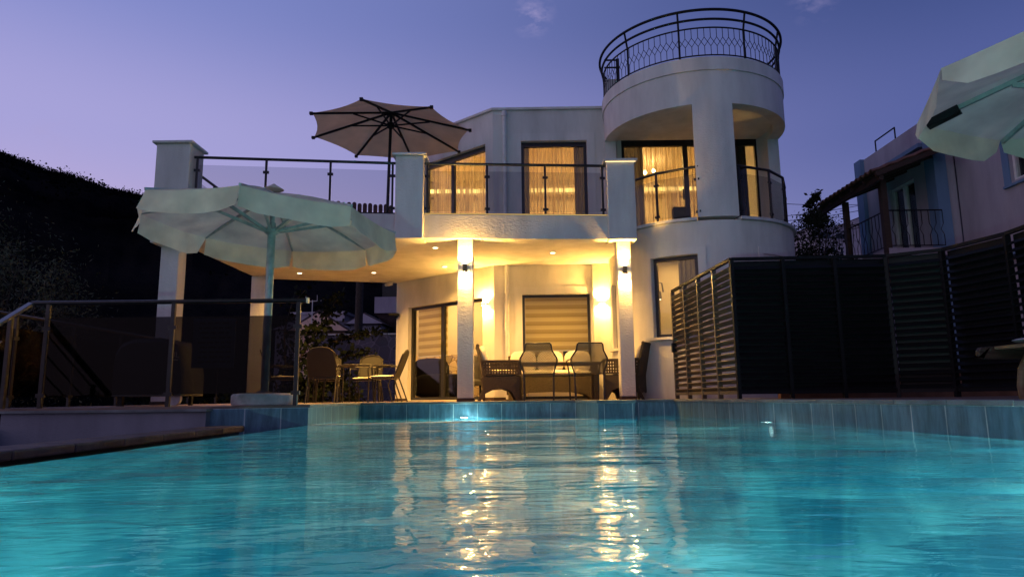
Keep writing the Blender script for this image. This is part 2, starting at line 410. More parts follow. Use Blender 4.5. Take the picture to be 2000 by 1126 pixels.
mx = N(nt, 'ShaderNodeMix'); mx.data_type = 'RGBA'; L.new(mr.outputs[0], mx.inputs[0]); L.new(east.outputs[0], mx.inputs[6]); L.new(west.outputs[0], mx.inputs[7])
# the afterglow low in the west-south-west, behind the photographer's left shoulder
dg = N(nt, 'ShaderNodeVectorMath'); dg.operation = 'DOT_PRODUCT'; dg.inputs[1].default_value = Vector((-.75, -.62, .12)).normalized()
L.new(tc.outputs['Generated'], dg.inputs[0])
mg = N(nt, 'ShaderNodeMapRange'); mg.inputs[1].default_value = .35; mg.inputs[2].default_value = 1.; mg.interpolation_type = 'SMOOTHSTEP'
L.new(dg.outputs['Value'], mg.inputs[0])
ad = N(nt, 'ShaderNodeMix'); ad.data_type = 'RGBA'; ad.blend_type = 'ADD'; ad.inputs[7].default_value = (.30, .20, .14, 1)
L.new(mg.outputs[0], ad.inputs[0]); L.new(mx.outputs[2], ad.inputs[6])
# small wisps of cloud
cn = N(nt, 'ShaderNodeTexNoise'); cn.inputs['Scale'].default_value = 26; cn.inputs['Detail'].default_value = 6; cn.inputs['Roughness'].default_value = .6
cm = N(nt, 'ShaderNodeMapping'); cm.inputs['Scale'].default_value = (1, 1, 2.2); cm.inputs['Rotation'].default_value = (0, rad(35), 0)
L.new(tc.outputs['Generated'], cm.inputs[0]); L.new(cm.outputs[0], cn.inputs['Vector'])
last = ad.outputs[2]
def wisp(direction, size, strength):
    global last
    d = N(nt, 'ShaderNodeVectorMath'); d.operation = 'DISTANCE'; d.inputs[1].default_value = Vector(direction).normalized()
    L.new(tc.outputs['Generated'], d.inputs[0]); strength *= .62
    a = N(nt, 'ShaderNodeMapRange'); a.inputs[1].default_value = size; a.inputs[2].default_value = size*.2; L.new(d.outputs['Value'], a.inputs[0])
    b = N(nt, 'ShaderNodeMapRange'); b.inputs[1].default_value = .44; b.inputs[2].default_value = .66; L.new(cn.outputs[0], b.inputs[0])
    c = N(nt, 'ShaderNodeMath'); c.operation = 'MULTIPLY'; L.new(a.outputs[0], c.inputs[0]); L.new(b.outputs[0], c.inputs[1])
    e = N(nt, 'ShaderNodeMath'); e.operation = 'MULTIPLY'; e.inputs[1].default_value = strength; L.new(c.outputs[0], e.inputs[0])
    q = N(nt, 'ShaderNodeMix'); q.data_type = 'RGBA'; q.inputs[7].default_value = (.42, .36, .62, 1)
    L.new(e.outputs[0], q.inputs[0]); L.new(last, q.inputs[6]); last = q.outputs[2]
wisp((.036, .924, .551), .034, .95)
wisp((-.60, .855, .345), .03, .5)
wisp((.446, .92, .57), .035, .5)
L.new(last, bg.inputs[0]); bg.inputs[1].default_value = 1.0

# ------------------------------------------------------------------ ground, hill, water
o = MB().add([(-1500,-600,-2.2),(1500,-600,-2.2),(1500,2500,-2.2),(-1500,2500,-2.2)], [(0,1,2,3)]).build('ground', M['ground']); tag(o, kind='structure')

def vnoise(x, y, seed=0):
    "cheap smooth value noise, vectorised"
    r = np.random.default_rng(seed).random((64,64))
    xi = np.floor(x).astype(int); yi = np.floor(y).astype(int); fx = x-xi; fy = y-yi
    fx = fx*fx*(3-2*fx); fy = fy*fy*(3-2*fy)
    g = lambda a, b: r[a % 64, b % 64]
    return (g(xi,yi)*(1-fx)+g(xi+1,yi)*fx)*(1-fy) + (g(xi,yi+1)*(1-fx)+g(xi+1,yi+1)*fx)*fy
# hill: polar sheet round the villa; ridge elevation (tan) against azimuth x/y
RX = [-1.6,-.95,-.782,-.717,-.661,-.62,-.55,-.42,-.277,-.1,.1,.43,.54,.8,1.6]
RT = [.47,.40,.372,.346,.332,.315,.300,.268,.235,.20,.17,.17,.185,.22,.25]
nu, nr = 360, 60
az = np.linspace(-1.15, 1.15, nu); rr = 26*(240/26)**np.linspace(0, 1, nr)
A, R_ = np.meshgrid(az, rr)
tan = np.interp(np.tan(A), RX, RT)
f = np.clip((R_-26)/(190-26), 0, 1); f = f**.8
depth = R_*np.cos(A)
peak = tan*190*np.cos(A)
H = -2.2 + (peak+2.2)*f
H += (vnoise(A*70+9, R_*.15, 1)-.5)*2.4*f + (vnoise(A*200, R_*.5, 2)-.5)*1.6*f
H[R_ > 195] -= (R_[R_ > 195]-195)*.6
X = R_*np.sin(A); Yv = R_*np.cos(A)
vs = [(float(X[i,j]), float(Yv[i,j]), float(H[i,j])) for i in range(nr) for j in range(nu)]
fs = [(i*nu+j, i*nu+j+1, (i+1)*nu+j+1, (i+1)*nu+j) for i in range(nr-1) for j in range(nu-1)]
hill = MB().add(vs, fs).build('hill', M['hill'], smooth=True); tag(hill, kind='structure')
# scrub and bushes over the hill, one mass
def leafquads(mb, P, size, aspect=.5, jitter=.35):
    n = len(P)
    d = rng.normal(size=(n,3)); d /= np.linalg.norm(d, axis=1)[:,None]
    e = rng.normal(size=(n,3)); e -= (e*d).sum(1)[:,None]*d; e /= np.linalg.norm(e, axis=1)[:,None]
    s = size*(1+jitter*rng.normal(size=n)).clip(.3, 2)
    a = d*(s/2)[:,None]; b = e*(s*aspect/2)[:,None]
    V = np.stack([P-a, P+b, P+a, P-b], 1).reshape(-1, 3)
    o = len(mb.v); mb.v.extend(map(tuple, V.tolist())); mb.f.extend([(o+4*i, o+4*i+1, o+4*i+2, o+4*i+3) for i in range(n)])
mb = MB()
for k in range(7500):
    a = rng.uniform(-.78, .55) if k % 3 else rng.uniform(-.72, -.3)
    r = 190 - abs(rng.normal())*45 if k % 2 else rng.uniform(184, 193)
    if r < 40: continue
    t = np.interp(math.tan(a), RX, RT); ff = ((min(r,190)-26)/(190-26))**.8
    z = -2.2 + (t*190*math.cos(a)+2.2)*ff
    s = rng.uniform(.35, 1.15)
    P = np.array([r*math.sin(a), r*math.cos(a), z+s*.3]) + rng.normal(size=(26,3))*[s*.75, s*.75, s*.55]
    leafquads(mb, P, s*.34, .7)
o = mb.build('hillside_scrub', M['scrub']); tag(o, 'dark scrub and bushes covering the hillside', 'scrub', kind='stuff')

# ---- pool shell (structure of the ground)
PD = -1.55
far = [(-2.25,10.47),(.9,10.0)]
outline = [(-2.25,-2.2),(-2.25,7.6),(-2.32,10.47),(.9,10.0),(1.06,8.65),(1.52,8.68),(1.57,9.88),(2.30,9.85),(2.58,8.1),(2.78,6.31),(2.93,4.04),(3.08,1.5),(3.28,-2.2)]
def poolmat():
    m, nt, out = newmat('turquoise_mosaic_caustics'); L = nt.links
    b = pbsdf(nt, (.1,.5,.55), .5); L.new(b.outputs[0], out.inputs[0])
    geo = N(nt, 'ShaderNodeNewGeometry'); n = N(nt, 'ShaderNodeTexNoise'); n.inputs['Scale'].default_value = .9; n.inputs['Detail'].default_value = 3
    n.inputs['Distortion'].default_value = 1.2
    L.new(geo.outputs['Position'], n.inputs['Vector'])
    r = N(nt, 'ShaderNodeValToRGB'); r.color_ramp.elements[0].position = .42; r.color_ramp.elements[1].position = .60
    r.color_ramp.elements[0].color = (.012,.27,.40,1); r.color_ramp.elements[1].color = (.22,.74,.80,1)  # turquoise mosaic; the blotches paint caustic-like light into its colour
    L.new(n.outputs[0], r.inputs[0]); L.new(r.outputs[0], b.inputs['Base Color'])
    return m
M['pool'] = poolmat()
mb = MB(); n = len(outline)
mb.add([(x,y,PD) for x,y in outline], [tuple(range(n))])
for i in range(n):
    a, b = outline[i], outline[(i+1) % n]
    if i == 0: top = WZ-.004
    else: top = -.5
    mb.add([(a[0],a[1],PD),(b[0],b[1],PD),(b[0],b[1],-.262 if i else WZ-.002),(a[0],a[1],-.262 if i else WZ-.002)], [(0,1,2,3)])
# shallow bench beyond the divider
o = mb.build('pool_basin', M['pool']); tag(o, kind='structure')
# raised tiled kerb walls around the water (from -.42 up to the coping)
mb = MB(); s0 = 0; L0 = 0
for i in range(1, n-1):
    a, b = outline[i], outline[i+1]; d = math.dist(a, b)
    mb.add([(a[0],a[1],-.262),(b[0],b[1],-.262),(b[0],b[1],-.03),(a[0],a[1],-.03)], [(0,1,2,3)],
           uvs=[[(L0,-.232),(L0+d,-.232),(L0+d,0.),(L0,0.)]])
    L0 += d
# tiled front of the left deck
mb.add([(-3.15,7.2,-1.2),(-2.25,7.6,-1.2),(-2.25,7.6,-.03),(-3.15,7.2,-.03)], [(0,1,2,3)], uvs=[[(.03,-1.2),(1.0,-1.2),(1.0,0),(.03,0)]])
o = mb.build('pool_wall', M['tile']); tag(o, kind='structure')
# divider of the shallow children's section, just breaking the surface
mb = MB(); Mx, LL = frame((-2.25,7.62), (1.06,8.68))
mb.box(0, LL, 0, .16, PD, WZ+.004, Mx)
o = mb.build('pool_divider', M['tile']); tag(o, kind='structure')
mb = MB(); mb.add([(x,y,-.75) for x,y in [(-2.24,7.75),(1.04,8.8),(.9,9.98),(-2.3,10.45)]], [(0,1,2,3)])
o = mb.build('shallow_pool_floor', M['pool']); tag(o, kind='structure')

# ---- deck
def offset_out(pl, d):
    "offset open polyline to its left by d"
    res = []
    for i, p in enumerate(pl):
        ds = []
        if i > 0: ds.append((Vector(pl[i])-Vector(pl[i-1])).normalized())
        if i < len(pl)-1: ds.append((Vector(pl[i+1])-Vector(pl[i])).normalized())
        nn = [Vector((-q.y, q.x)) for q in ds]; m_ = sum(nn, Vector((0,0))).normalized()
        k = 1/max(.35, m_.dot(nn[0])); res.append((p[0]+m_.x*d*k, p[1]+m_.y*d*k))
    return res
rim = outline[1:]
# coping stones overhang the water by 15 mm
inn = offset_out(rim, -.015); outr = offset_out(rim, .30)
mb = MB()
for i in range(len(rim)-1):
    if 3 <= i <= 4:   # peninsula capped by its own slab
        continue
    a, b = Vector(inn[i]), Vector(inn[i+1]); c, d_ = Vector(outr[i+1]), Vector(outr[i]); ln = (b-a).length
    k = max(1, round(ln/.6))
    for j in range(k):
        t0 = j/k + .003/ln; t1 = (j+1)/k - .003/ln
        q = [a.lerp(b,t0), a.lerp(b,t1), d_.lerp(c,t1), d_.lerp(c,t0)]
        mb.prism([tuple(x) for x in q], -.032, .001 + .0012*((i*7+j) % 3))
mb.prism([(1.045,8.635),(1.535,8.665),(1.585,9.95),(.89,10.05)], -.032, .006)
o = mb.build('pool_coping', M['coping'], bevel=.004); tag(o, kind='structure')
# deck slabs
mb = MB()
mb.prism([(-2.32,10.47),(-2.25,7.6),(-3.15,7.2),(-6.3,7.2),(-6.3,19),(9,19),(9,-2.2),(3.28,-2.2),(3.08,1.5),(2.93,4.04),(2.78,6.31),(2.58,8.1),(2.30,9.85),(1.57,9.88),(1.53,8.69),(1.07,8.66),(.91,10.02)][::-1], -.03, -.004)
o = mb.build('deck', M['patio']); tag(o, kind='structure')
# ground fill under the deck, so nothing shows below it
mb = MB(); mb.box(-6.25, -3.16, 7.25, 18.9, -2.15, -.035)
o = mb.build('deck_base', M['ground']); tag(o, kind='structure')
# white retaining wall of the left deck
wl = thing('retaining_wall', 'white rendered retaining wall below the smoked glass railing', 'wall', (-4.2,7.18,-1.2))
MB().box(-5.25, -3.15, 7.10, 7.22, -1.3, -.055).build('wall', stucco('darker_grey_plaster', (.24,.24,.27), .3), wl)  # plaster in a darker grey than the villa walls
MB().box(-5.3, -3.13, 7.06, 7.24, -.053, -.028).build('coping', M['coping'], wl)
# gutter and brown stone edge outside the overflow edge
mb = MB()
mb.add([(-2.75,-2.2,-.55),(-2.256,-2.2,-.55),(-2.256,7.58,-.55),(-2.75,7.2,-.55)], [(0,1,2,3)])
mb.add([(-2.256,-2.2,-.55),(-2.256,7.6,-.55),(-2.256,7.6,WZ-.003),(-2.256,-2.2,WZ-.003)], [(0,1,2,3)])
o = mb.build('overflow_gutter', M['darkgut']); tag(o, kind='structure')
mb = MB()
for k in range(17):
    y0 = -2.2 + k*.55
    mb.box(-3.10, -2.76, y0+.003, y0+.547, -.262, -.202)
o = mb.build('stone_edging', M['stonecop'], bevel=.012); tag(o, kind='structure')
mb = MB(); mb.box(-3.06, -2.80, -2.2, 7.1, -1.3, -.264)
o = mb.build('gutter_wall', M['darkgut']); tag(o, kind='structure')
o = MB().add([(-14,-3,-1.0),(-3.06,-3,-1.0),(-3.06,7.15,-1.0),(-14,7.15,-1.0)], [(0,1,2,3)]).build('garden_bed', M['ground']); tag(o, kind='structure')

# ---- water
def watermat():
    m, nt, out = newmat('rippled_pool_water'); L = nt.links
    geo = N(nt, 'ShaderNodeNewGeometry')
    def noise(scale, st, detail, dist, rot=0):
        mp = N(nt, 'ShaderNodeMapping'); mp.inputs['Scale'].default_value = st; mp.inputs['Rotation'].default_value = (0,0,rad(rot))
        n = N(nt, 'ShaderNodeTexNoise'); n.inputs['Scale'].default_value = scale; n.inputs['Detail'].default_value = detail; n.inputs['Distortion'].default_value = dist
        n.inputs['Roughness'].default_value = .45
        L.new(geo.outputs['Position'], mp.inputs[0]); L.new(mp.outputs[0], n.inputs['Vector']); return n
    n1 = noise(1.5, (.55,1,1), 1, .5, 12); n2 = noise(6.2, (.5,1,1), 2, .6, -8); n3 = noise(18, (.52,1,1), 2, .4, 6)
    def bump(n, h, prev=None):
        b = N(nt, 'ShaderNodeBump'); b.inputs['Strength'].default_value = 1; b.inputs['Distance'].default_value = h
        L.new(n.outputs[0], b.inputs['Height'])
        if prev: L.new(prev.outputs[0], b.inputs['Normal'])
        return b
    b = bump(n3, WV[2], bump(n2, WV[1], bump(n1, WV[0])))
    g = N(nt, 'ShaderNodeBsdfGlossy'); g.inputs['Roughness'].default_value = .012; g.inputs['Color'].default_value = (.95,.95,.95,1)
    rf = N(nt, 'ShaderNodeBsdfRefraction'); rf.inputs['IOR'].default_value = 1.33; rf.inputs['Roughness'].default_value = .04; rf.inputs['Color'].default_value = (.80,.97,.98,1)
    tr = N(nt, 'ShaderNodeBsdfTransparent'); tr.inputs[0].default_value = (.70,.93,.95,1)
    fr = twoside_fresnel(nt, 1.29)
    for q in (g, rf, fr): L.new(b.outputs[0], q.inputs['Normal'])
    m1 = N(nt, 'ShaderNodeMixShader'); m1.inputs[0].default_value = .40; L.new(rf.outputs[0], m1.inputs[1]); L.new(tr.outputs[0], m1.inputs[2])
    m2 = N(nt, 'ShaderNodeMixShader'); L.new(fr.outputs[0], m2.inputs[0]); L.new(m1.outputs[0], m2.inputs[1]); L.new(g.outputs[0], m2.inputs[2])
    L.new(m2.outputs[0], out.inputs[0]); return m
WV = (.032, .0080, .0034)
M['water'] = watermat()
o = MB().add([(-2.25,-2.2,WZ),(3.4,-2.2,WZ),(3.4,10.6,WZ),(-2.25,10.6,WZ)], [(0,1,2,3)]).build('water', M['water']); tag(o, kind='structure')

# pool lamps; the two behind the viewer are added unseen to even the light
PLC = (.52, .95, .93)
pl_lab = ['round underwater lamp in the far tiled wall, below the dining chairs', 'round underwater lamp in the right tiled wall, below the louvred gate',
          'round underwater lamp in the right tiled wall at the edge of the photo', 'round underwater lamp below the overflow edge, beside the viewer', 'added unseen underwater lamp behind the viewer, evening the pool light, left one', 'added unseen underwater lamp behind the viewer, evening the pool light, right one']
for k, (p, d, e) in enumerate([((-.72,10.20,-.31), (0,-1), 170), ((2.66,7.15,-.32), (-1,0), 165), ((2.93,3.72,-.33), (-1,0), 130), ((-2.24,.2,-.62), (1,0), 380), ((-1.1,-2.18,-.62), (0,1), 1700), ((2.0,-2.18,-.62), (0,1), 120)]):
    t = thing('pool_lamp', pl_lab[k], 'pool lamp', p, 0, 'underwater lamps in the pool walls')
    ang = math.atan2(d[1], d[0]); Mx = Matrix.Translation(p) @ Matrix.Rotation(ang, 4, 'Z') @ Matrix.Rotation(rad(90), 4, 'Y')
    MB().lathe([(.075,-.005),(.075,.02),(.058,.024),(.058,.012)], 20, Mx).build('rim', M['steel'], t)
    MB().lathe([(.056,.0),(.056,.016)], 20, Mx).build('lens', M['lens'], t)
    lamp('pool_light', 'SPOT', (p[0]+d[0]*.04, p[1]+d[1]*.04, p[2]), e, PLC, .04, (rad(82), 0, math.atan2(d[1], d[0])-rad(90)), spot=rad(165), blend=1)
    if k < 3: lamp('pool_glow', 'POINT', (p[0]+d[0]*.07, p[1]+d[1]*.07, p[2]), (34,2.5,12)[k], (.75,1,1), .05)

# ================================================================== THE VILLA
W0 = (-2.63,15.39); W1 = (-.36,13.42); W2 = (1.95,13.40); TC = (3.6,12.9); TR = 1.72
RZ = 5.93
villa = thing('villa', 'two-storey white villa with a round corner tower and raised terrace, lit warm from inside', 'villa', (0,13.4,0))

def wallbox(mb, p0, p1, z0, z1, th, opens=()):
    Mx, Ln = frame(p0, p1)
    xs = sorted({0, Ln, *[o[0] for o in opens], *[o[1] for o in opens]}); zs = sorted({z0, z1, *[o[2] for o in opens], *[o[3] for o in opens]})
    xs = [x for x in xs if 0 <= x <= Ln]
    for i in range(len(xs)-1):
        run = None
        for j in range(len(zs)-1):
            cx, cz = (xs[i]+xs[i+1])/2, (zs[j]+zs[j+1])/2
            hole = any(o[0] < cx < o[1] and o[2] < cz < o[3] for o in opens)
            if not hole:
                if run is None: run = zs[j]
                if j == len(zs)-2: mb.box(xs[i], xs[i+1], 0, th, run, zs[j+1], Mx)
            elif run is not None:
                mb.box(xs[i], xs[i+1], 0, th, run, zs[j], Mx); run = None
    return Mx, Ln

def window(name, Mx, s0, s1, z0, z1, mull=(), fw=.055, y=.10, parent=villa, head=None, handle=None, glass='glass', sill=True):
    head = head or fw
    mb = MB(); d = .07
    mb.box(s0, s0+fw, y, y+d, z0, z1, Mx); mb.box(s1-fw, s1, y, y+d, z0, z1, Mx)
    mb.box(s0+fw, s1-fw, y, y+d, z1-head, z1, Mx); mb.box(s0+fw, s1-fw, y, y+d, z0, z0+fw, Mx)
    for m in mull: mb.box(m-fw*.7, m+fw*.7, y-.004, y+d-.01, z0+fw, z1-head, Mx)
    f = mb.build(name, M['frame'], parent)
    es = [s0+fw] + [q for m in mull for q in (m-fw*.7, m+fw*.7)] + [s1-fw]
    for i in range(0, len(es), 2):
        MB().box(es[i], es[i+1], y+.03, y+.038, z0+fw, z1-head, Mx).build('pane', M[glass], f)
    if handle: MB().box(handle-.012, handle+.012, y-.035, y-.005, z0+1.0, z0+1.22, Mx).build('handle', M['frame'], f)
    return f

def surround(Mx, s0, s1, z0, z1, w=.13, t=.018, below=False):
    mb = MB()
    mb.box(s0-w, s0-.002, -t, .002, z0, z1+w, Mx); mb.box(s1+.002, s1+w, -t, .002, z0, z1+w, Mx); mb.box(s0-.002, s1+.002, -t, .002, z1+.002, z1+w, Mx)
    if below: mb.box(s0-w, s1+w, -t-.03, .002, z0-.05, z0, Mx)
    return mb.build('window_surround', M['trim'], villa)

# --- oblique wall with the big doors
mb = MB()
oA = [(.41, 2.69, .02, 2.06), (.86, 2.79, 3.05, 5.27)]
MA, LA = wallbox(mb, W0, W1, 0, RZ, .22, oA)
mb.build('wall', M['plaster'], villa)
mb = MB()
oB = [(.56, 1.91, .02, 2.07), (.58, 1.93, 3.05, 5.26)]
MB_, LB = wallbox(mb, W1, W2, 0, RZ, .22, oB)
mb.build('wall', M['plaster'], villa)
window('sliding_door', MA, .41, 2.69, .02, 2.06, (1.42, 2.05), .06, handle=1.42)
window('window', MB_, .56, 1.91, .02, 2.07, (), .05)
window('terrace_door', MA, .86, 2.79, 3.05, 5.27, (1.72,), .06, head=.10, handle=1.78)
window('terrace_door', MB_, .58, 1.93, 3.05, 5.26, (), .06, head=.09)
surround(MB_, .56, 1.91, .02, 2.07, .15); surround(MB_, .58, 1.93, 3.05, 5.26, .16)
# pilaster carrying the wall lamp, next to the tower
MB().box(1.60, 1.93, 13.33, 13.395, 0, 2.655).build('pilaster', M['plaster'], villa)
# recessed wall behind the tower balcony
mb = MB(); MD, LD = wallbox(mb, W2, (5.30,13.40), 2.98, RZ, .22, [(.33, 3.17, 3.0, 5.31)])
mb.build('wall', M['plaster'], villa)
window('balcony_door', MD, .33, 3.17, 3.0, 5.31, (1.66, 2.45), .07, head=.16, handle=1.58)
# side and back walls
mb = MB(); wallbox(mb, (5.30,13.40), (5.30,19), 0, RZ, .2); wallbox(mb, (5.1,19), (-2.63,19), 0, RZ, .2); wallbox(mb, (-2.63,18.8), (-2.63,15.42), 0, RZ, .2)
mb.build('outer_wall', M['plaster'], villa)
# roof with a thin projecting edge
foot = [(-2.63,15.39),(-.36,13.42),(1.95,13.40),(5.30,13.40),(5.30,19),(-2.63,19)]
edge = [(-2.68,15.38),(-.38,13.37),(1.95,13.35),(5.30,13.35),(5.35,19.05),(-2.68,19.05)]
MB().prism(edge, RZ+.003, RZ+.05).build('roof_edge', M['trim'], villa)
MB().prism([(-2.4,15.55),(-.28,13.66),(5.08,13.66),(5.08,18.78),(-2.4,18.78)], 5.58, 5.66).build('ceiling', M['inner'], villa)
MB().prism([(-2.4,15.55),(-.28,13.66),(5.08,13.66),(5.08,18.78),(-2.4,18.78)], 2.70, 2.97).build('upper_floor', M['inner'], villa)
# --- interior back walls
MB().box(-2.4, 5.08, 17.0, 17.1, 1.12, 2.69).box(-2.4, 5.08, 17.0, 17.1, 2.98, 5.57).build('interior_wall', M['inner'], villa)
MB().box(-2.4, 5.08, 16.96, 17.1, .0, 1.118).build('interior_wall', M['crazy'], villa)
MB().box(-2.4, 5.08, 13.70, 16.95, -.003, .008).build('interior_floor', M['floorin'], villa)
MB().box(.15, .25, 14.6, 16.95, .01, 2.69).build('partition', M['inner'], villa)
# cove shelf with its warm strip
MB().box(-2.35, 5.0, 16.78, 16.99, 5.14, 5.20).build('cove_shelf', M['inner'], villa)
MB().box(-2.35, 5.0, 16.965, 16.985, 5.23, 5.36).build('cove_light', M['cove'], villa)

# --- round tower
mb = MB(); cx, cy = TC
ar = lambda a0, a1, z0, z1, r0=TR-.22, r1=TR, n=None: mb.arcwall(cx, cy, r0, r1, a0, a1, z0, z1, n or max(2, int(abs(a1-a0)/3)))
ar(163, 184, 0, 2.97); ar(184, 198, 0, .92); ar(184, 198, 2.12, 2.97); ar(198, 227, 0, 2.97)
ar(227, 254, 0, 1.03); ar(227, 254, 2.40, 2.97); ar(254, 377, 0, 2.97)
mb.build('tower_wall', M['plaster'], villa, smooth=True)
for a0, a1, r0 in ((163,178,TR-.22),(255.5,278.6,TR-.27),(361,377,TR-.22)):
    mb = MB(); ar(a0, a1, 2.985 if a0 < 200 or a0 > 300 else 3.035, 5.05, r0); mb.build('tower_pillar', M['stucco'], villa, smooth=True)
mb = MB(); ar(163, 377, 5.05, 5.66); mb.build('tower_beam', M['plaster'], villa, smooth=True)
mb = MB(); ar(160, 380, 5.663, 5.90, TR-.3, TR+.022); mb.build('tower_parapet', M['trim'], villa, smooth=True)
mb = MB(); ar(178.5, 254.9, 2.975, 3.025, TR-.26, TR+.05); ar(279, 360, 2.975, 3.025, TR-.26, TR+.05)
mb.build('balcony_sill', M['marble'], villa, smooth=True)
circ = lambda r, n=48: [(cx+r*math.cos(2*math.pi*k/n), cy+r*math.sin(2*math.pi*k/n)) for k in range(n)]
fr_ = [p for p in circ(1.49, 72) if p[1] < 13.39]
fr_.sort(key=lambda p: (math.degrees(math.atan2(p[1]-cy, p[0]-cx)) - 100) % 360)
MB().prism(fr_, 2.72, 2.96).build('balcony_floor', M['patio'], villa)
MB().prism(fr_, 5.20, 5.60).build('balcony_ceiling', M['plaster'], villa)
# tower windows (flat frames set in the curved wall)
def tower_window(a0, a1, z0, z1):
    P = [(cx+(TR-.07)*math.cos(rad(a)), cy+(TR-.07)*math.sin(rad(a))) for a in (a0, a1)]
    Mx, Ln = frame(*P); f = window('window', Mx, 0, Ln, z0, z1, (), .055, y=0)
    return Mx, Ln
MTW, LTW = tower_window(227, 254, 1.03, 2.40); tower_window(184, 198, .92, 2.12)
mb = MB(); ar(222.5, 226.8, 1.03, 2.52, TR-.01, TR+.018, 3); ar(254.2, 258.5, 1.03, 2.52, TR-.01, TR+.018, 3); ar(226.8, 254.2, 2.402, 2.52, TR-.01, TR+.018)
mb.build('window_surround', M['trim'], villa)
mb = MB(); ar(222.5, 258.5, .98, 1.027, TR-.01, TR+.07); mb.build('window_sill', M['marble'], villa)
mb = MB(); ar(181, 200.5, .87, .917, TR-.01, TR+.06); mb.build('window_sill', M['marble'], villa)
mb = MB(); ar(289, 292, 1.03, 2.52, TR-.01, TR+.018, 3); ar(292, 318, 2.40, 2.52, TR-.01, TR+.018); ar(318, 321, 1.03, 2.52, TR-.01, TR+.018, 3)
mb.build('window_surround', M['trim'], villa)

# --- terrace: slab, fascia, pillars, columns
FR0 = (-1.5,10.93); FR1 = (2.08,11.20); FL = (-5.55,10.45)
MB().prism([FL, (-1.47,10.99), (2.06,11.26), (2.06,13.38), (-.37,13.40), (-2.62,15.37), (-5.5,14.58)], 2.66, 2.985).build('terrace_slab', M['plaster'], villa)
mb = MB(); Mx, Ln = frame((-1.88,10.87), (2.08,11.17)); mb.box(0, Ln, 0, .20, 2.64, 3.045, Mx)
mb.build('fascia', M['stucco'], villa, bevel=.008)
mb = MB(); Mx, Ln = frame((-5.6,10.42), (-1.88,10.86)); mb.box(0, Ln, 0, .20, 2.64, 3.045, Mx)
mb.build('fascia', M['stucco'], villa, bevel=.008)
def pillar(x0, x1, y0, y1, z0, z1, cap):
    p = MB().box(x0, x1, y0, y1, z0, z1).build('pillar', M['stucco'], villa, bevel=.012)
    MB().box(x0-.05, x1+.05, y0-.05, y1+.05, z1+.002, z1+.04).build('cap', M['marble'], p, bevel=.006)
pillar(-5.64, -5.10, 10.38, 10.86, 2.50, 4.11, 1); pillar(-1.90, -1.44, 10.80, 11.20, 2.62, 4.02, 1); pillar(1.62, 2.09, 11.06, 11.46, 2.62, 3.97, 1)
MB().box(1.60, 2.11, 11.035, 11.045, 3.955, 3.965).build('cap_light', M['led2'], villa)
for (x0, x1, y0) in ((-.89,-.635,10.98), (1.762,1.995,11.20), (-5.60,-5.31,10.66), (-5.52,-5.22,14.25)):
    c = MB().box(x0, x1, y0, y0+.26, .05, 2.655).build('column', M['stucco'], villa, bevel=.01)
    MB().box(x0-.01, x1+.01, y0-.01, y0+.27, 0, .05).build('skirting', M['wood'], c)
MB().box(-1.43, 1.61, 10.885, 10.90, 3.030, 3.042, Matrix.Translation((0,10.93,0)) @ Matrix.Rotation(rad(4.3),4,'Z') @ Matrix.Translation((0,-10.93+.045,0))).build('led_strip', M['led'], villa)
# skirtings
for Mx, s0, s1 in ((MA,0,.41),(MA,2.69,LA),(MB_,0,.56),(MB_,1.91,LB)):
    MB().box(s0, s1, -.012, .001, 0, .06, Mx).build('skirting', M['wood'], villa)
# downpipes
mb = MB(); mb.tube([(-.12,13.35,3.0),(-.12,13.35,5.80)], .042, 12).tube([(-.12,13.35,5.78),(-.12,13.35,5.86),(-.12,13.42,5.88)], .058, 12)
for z in (3.5, 4.6): mb.tube([(-.12,13.35,z),(-.12,13.35,z+.04)], .05, 12)
mb.build('downpipe', M['pipe'], villa, smooth=True)
mb = MB(); mb.tube([(-.10,13.35,.02),(-.10,13.35,2.65)], .042, 12)
for z in (.6, 1.35, 2.1): mb.tube([(-.10,13.35,z),(-.10,13.35,z+.05)], .052, 12)
mb.build('downpipe', M['pipe'], villa, smooth=True)
MB().box(-.47,-.41,13.42,13.47,3.30,3.38, Matrix.Translation((.06,-.08,0))).build('socket', M['pipe'], villa, bevel=.005)

